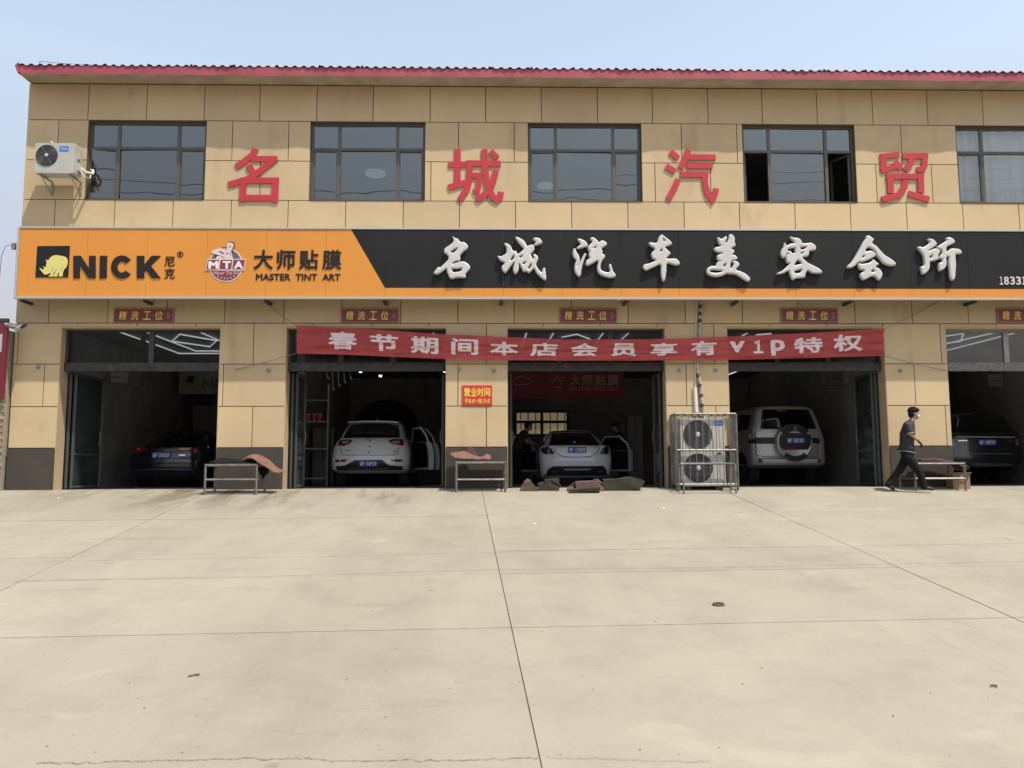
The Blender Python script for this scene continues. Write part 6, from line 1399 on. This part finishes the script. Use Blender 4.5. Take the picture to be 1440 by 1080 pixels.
# dark arch at the back of the second bay
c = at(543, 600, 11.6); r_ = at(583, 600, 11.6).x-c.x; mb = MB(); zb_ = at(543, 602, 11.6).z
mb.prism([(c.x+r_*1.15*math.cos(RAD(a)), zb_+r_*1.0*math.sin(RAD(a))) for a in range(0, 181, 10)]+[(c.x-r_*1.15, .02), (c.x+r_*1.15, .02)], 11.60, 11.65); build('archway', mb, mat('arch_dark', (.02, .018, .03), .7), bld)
for px, py, w in ((507, 522.5, 'left'), (535, 528.5, 'middle'), (625, 522, 'right')):
    q = at(px, py, 6.0); t = thing('spot_lamp', f'small lit spot lamp above the white hatchback, the {w} one of three', 'lamp', q, 'spot lamps of the second bay')
    mb = MB(); mb.rev((q.x, 6.0, q.z), (0, -.6, -1), [(.03, -.08), (.05, -.06), (.055, 0)], 14); build('housing', mb, DARKM, t); mb = MB(); mb.rev((q.x, 6.0-.003, q.z-.004), (0, -.6, -1), [(.048, 0), (.045, .006)], 14); build('lens', mb, mat('spot_lit', (.8, .8, .8), .5, emit=((1, .97, .9), 1.6)), t); mb = MB(); mb.tube([(q.x, 6.03, q.z+.05), (q.x, 6.03, ZC-.002)], .01, 5); build('stem', mb, DARKM, t)
# row of hanging polishing tools / brackets in the second bay
t = thing('tool_rail', 'rail with hanging pale tools high up in the second bay', 'tool rail', at(470, 522, 3.4), None); c0, c1 = at(455, 518, 3.4), at(495, 518, 3.4)
mb = MB(); mb.tube([c0, c1], .012, 6); mb.tube([c0, (c0.x, c0.y, ZC-.002)], .01, 6); mb.tube([c1, (c1.x, c1.y, ZC-.002)], .01, 6); build('rail', mb, STEELD, t)
for k in range(5):
    u = c0.lerp(c1, (k+.5)/5); mb = MB(); l_ = .2+.09*((k*7) % 4); mb.tube([u, u+Vector((.03, 0, -l_))], .010, 5); mb.tube([u+Vector((.03, 0, -l_)), u+Vector((.07, 0, -l_-.08))], .025, 6); build('hanging_tool', mb, PALE, t)
# wash hoses and small machines, dim cabinet
for lab, x0, x1, y0, Yq, m in (('dim grey cabinet behind the black sedan in the leftmost bay', 272, 318, 570, 8.0, mat('cabinet_grey', (.12, .12, .115), .6)), ('grey cabinet left of the white hatchback', 440, 470, 602, 5.0, mat('cabinet_grey', (.12, .12, .115), .6)), ('pale cabinet behind the worker in the middle bay', 882, 903, 585, 7.5, mat('cabinet_pale', (.17, .16, .15), .6))):
    p, q = at(x0, y0, Yq), at(x1, y0, Yq); t = thing('cabinet', lab, 'cabinet', ((p.x+q.x)/2, Yq, 0), 'cabinets inside the bays')
    mb = MB(); mb.box(p.x, q.x, Yq, Yq+.5, 0, p.z); build('carcass', mb, m, t)
    mid = (p.x+q.x)/2
    for a, b in ((p.x+.02, mid-.01), (mid+.01, q.x-.02)): mb = MB(); mb.box(a, b, Yq-.02, Yq-.001, .08, p.z-.03); dd = build('cabinet_door', mb, m, t); mb = MB(); mb.box(b-.05, b-.03, Yq-.04, Yq-.021, p.z*.5, p.z*.5+.12); build('handle', mb, STEELD, dd)
# floor drain at the threshold
# ------------------------------------------------------------------ left neighbour: brick wall with a sign
BRK = [mat('brick_tan', (.34, .25, .15), .9, noise=.3, nscale=9), mat('brick_brown', (.27, .19, .12), .9, noise=.3, nscale=9), mat('brick_pale', (.40, .31, .21), .9, noise=.3, nscale=9)]
nx1 = X0-.04; nz1 = Z(462, 10, -.25)
nw = thing('brick_wall', 'rough tan brick wall adjoining the left end of the workshop', 'wall', (nx1-1.5, -.2, 0))
mb = MB(); mb.box(nx1-3.2, nx1-.03, -.22, .2, -.3, nz1-.02); build('mortar', mb, mat('mortar', (.30, .27, .22), .95, noise=.3, nscale=20), nw)
random.seed(17); nr = int((nz1+.1)/.068); protos = []
for k in range(3):
    b_ = MB(); b_.box(-.118, .118, -.03, .03, -.027, .027)
for r_ in range(nr):
    z = -.06+r_*.068+.034
    for k in range(6):
        x = nx1-.12-k*.25-(.125 if r_ % 2 else 0)+random.uniform(-.012, .012)
        mb = MB(); y = -.235+random.uniform(-.012, .012); mb.box(x-.117, x+.117, y, y+.05, z-.028, z+.028); build('brick', mb, BRK[random.randrange(3)], nw)
q0, q1 = at(-60, 448, -.35), at(5, 560, -.35)
t = thing('red_white_sign', 'maroon and white sign board cut off by the left edge of the photo', 'sign', (q1.x-.5, -.35, q1.z))
mb = MB(); mb.box(q0.x-.5, q1.x, -.37, -.30, q1.z, q0.z); build('board', mb, mat('neighbour_red', (.13, .010, .022), .45), t)
u = at(8, 470, -.37); w_ = at(8, 495, -.37); mb = MB(); mb.box(q0.x-.3, at(3, 480, -.37).x, -.376, -.371, w_.z, u.z); build('white_field', mb, mat('neighbour_white', (.35, .35, .34), .5), t)
mb = MB(); mb.box(q0.x-.5, q1.x, -.385, -.371, q0.z-.06, q0.z); build('top_trim', mb, DARKM, t)
for z in (q1.z+.2, q0.z-.2): mb = MB(); mb.box(q1.x-.3, q1.x-.25, -.299, -.23, z-.02, z+.02); build('bracket', mb, DARKM, t)
t = thing('camera_bracket', 'grey metal camera bracket sticking out at the corner above the brick wall', 'bracket', at(25, 462, -.3))
a, b = at(8, 456, -.35), at(30, 462, -.35); mb = MB(); mb.bar(a, b, .08); build('arm', mb, STEELD, t); mb = MB(); mb.bar(at(22, 464, -.35), at(31, 459, -.4), .07); build('housing', mb, ACW, t); mb = MB(); mb.bar(at(30, 460, -.4), at(37, 456, -.45), .06); build('lens_hood', mb, DARKM, t)
# small junction box and drooping wire at the sign's left end
c = at(20, 346, SY); t = thing('junction_box', 'small grey junction box with a drooping wire on the left end of the shop sign', 'junction box', c)
mb = MB(); mb.box(c.x-.06, c.x-.0, SY, SY+.08, c.z-.06, c.z+.07); build('box', mb, STEELD, t)
mb = MB(); mb.tube([at(18, 344, SY), at(8, 346, SY-.1), at(2, 360, SY-.15), at(0, 385, SY-.2), at(-6, 430, -.4)], .006, 5); build('wire', mb, DARKM, t)
# lightning wire along the roof edge
t = thing('lightning_wire', 'thin lightning protection wire on short rods along the left roof edge', 'wire', at(60, 96, -EV+.1))
zr = ZTOP+.2; pts = []
for px, py in ((56, 86), (126, 91), (250, 96), (420, 100)):
    u = at(px, py, -EV+.15); pts.append(u); mb = MB(); mb.tube([(u.x, u.y, zr), u], .006, 5); build('rod', mb, DARKM, t)
for u, v in zip(pts[:-1], pts[1:]): mb = MB(); mb.tube([u, u.lerp(v, .5)-Vector((0, 0, .015)), v], .005, 5); build('wire', mb, DARKM, t)
# overhead cables behind the yard, mirrored in the upstairs glass
t = thing('overhead_cables', 'overhead cables between two poles, mirrored as thin dark lines in the upstairs windows', 'cable', (0, -26, 0))
for z0, y, dz in ((15.6, -26, .5), (15.2, -26.3, .3), (14.0, -26, .8)):
    P = [(x, y, z0+dz*(x/30)**2+.02*x) for x in range(-30, 31, 3)]; mb = MB(); mb.tube(P, .018, 5); build('cable', mb, DARKM, t)
for x in (-30, 30): mb = MB(); mb.tube([(x, -26.1, gz(-26)), (x, -26.1, 17.4)], [.22, .13], 12); build('pole', mb, mat('pole_concrete', (.35, .34, .31), .8), t)

# ------------------------------------------------------------------ litter on the yard
RU = mat('rust', (.10, .065, .045), .8)
q = on_ground(1010.5, 851); mb = MB(); mb.tube([(q.x+.055*math.cos(2*math.pi*k/20), q.y+.045*math.sin(2*math.pi*k/20), gz(q.y+.055*math.sin(2*math.pi*k/20))+.010) for k in range(21)], .010, 6); tag(build('metal_ring', mb, RU, smooth=True), 'flat dark metal ring lying on the yard concrete', 'ring')
q = on_ground(273, 951); mb = MB(); mb.tube([(q.x-.04, q.y-.02, gz(q.y-.02)+.007), (q.x, q.y, gz(q.y)+.012), (q.x+.03, q.y+.03, gz(q.y+.03)+.007)], .006, 5); mb.tube([(q.x+.0, q.y, gz(q.y)+.012), (q.x+.04, q.y+.0, gz(q.y)+.007)], .004, 5); tag(build('twig', mb, RU), 'small dark broken twig on the left part of the yard', 'twig')
q = on_ground(1398, 966); mb = MB(); mb.tube([(q.x+.022*math.cos(2*math.pi*k/12), q.y+.02*math.sin(2*math.pi*k/12), gz(q.y)+.010) for k in range(13)], .005, 5); tag(build('bottle_ring', mb, RU), 'tiny dark ring near the right edge of the yard', 'ring')
mb = MB(); rnd = random.Random(8)
for px, py in [(330, 893), (343, 823), (1256, 1007), (203, 996), (66, 1050), (995, 803), (1180, 798), (916, 748), (753, 736), (926, 715), (921, 874), (168, 849), (62, 920), (1360, 830), (556, 863), (20, 897)]+[(rnd.uniform(0, 1440), rnd.uniform(700, 1070)) for _ in range(90)]:
    q = on_ground(px, py); s_ = rnd.uniform(.003, .009); a_ = rnd.uniform(0, 3); z = gz(q.y)
    b0 = len(mb.v); pts = [(q.x+s_*math.cos(a_+k*1.57)*rnd.uniform(.6, 1.3), q.y+s_*math.sin(a_+k*1.57)*rnd.uniform(.6, 1.3)) for k in range(4)]
    mb.v += [(x, y, gz(y)+.002) for x, y in pts]+[(x*.5+q.x*.5, y*.5+q.y*.5, gz(y)+s_*.8) for x, y in pts]
    mb.f += [[b0+4, b0+5, b0+6, b0+7]]+[[b0+k, b0+(k+1) % 4, b0+4+(k+1) % 4, b0+4+k] for k in range(4)]
lit = build('loose_grit', mb, mat('grit', (.20, .17, .13), .9, noise=.5, nscale=3)); lit['kind'] = 'stuff'; lit['label'] = 'scattered small stones and crumbs of dirt on the concrete yard'
for px, py, lb in ((752, 737, 'tiny white paper scrap in front of the middle bay'), (933, 715, 'tiny white paper scrap left of the cage rack'), (82, 700.5, 'flat white scrap at the threshold of the leftmost bay')):
    q = on_ground(px, py); mb = MB(); mb.v = [(q.x-.017, q.y-.015, gz(q.y-.015)+.006), (q.x+.02, q.y-.01, gz(q.y-.01)+.008), (q.x+.017, q.y+.02, gz(q.y+.02)+.014), (q.x-.017, q.y+.015, gz(q.y+.015)+.006)]; mb.v += [(x, y, z+.002) for x, y, z in mb.v]; mb.f = [[0, 1, 2, 3], [4, 7, 6, 5], [0, 4, 5, 1], [1, 5, 6, 2], [2, 6, 7, 3], [3, 7, 4, 0]]
    tag(build('paper_scrap', mb, mat('paper', (.75, .74, .70), .8)), lb, 'paper scrap', 'white scraps on the yard')
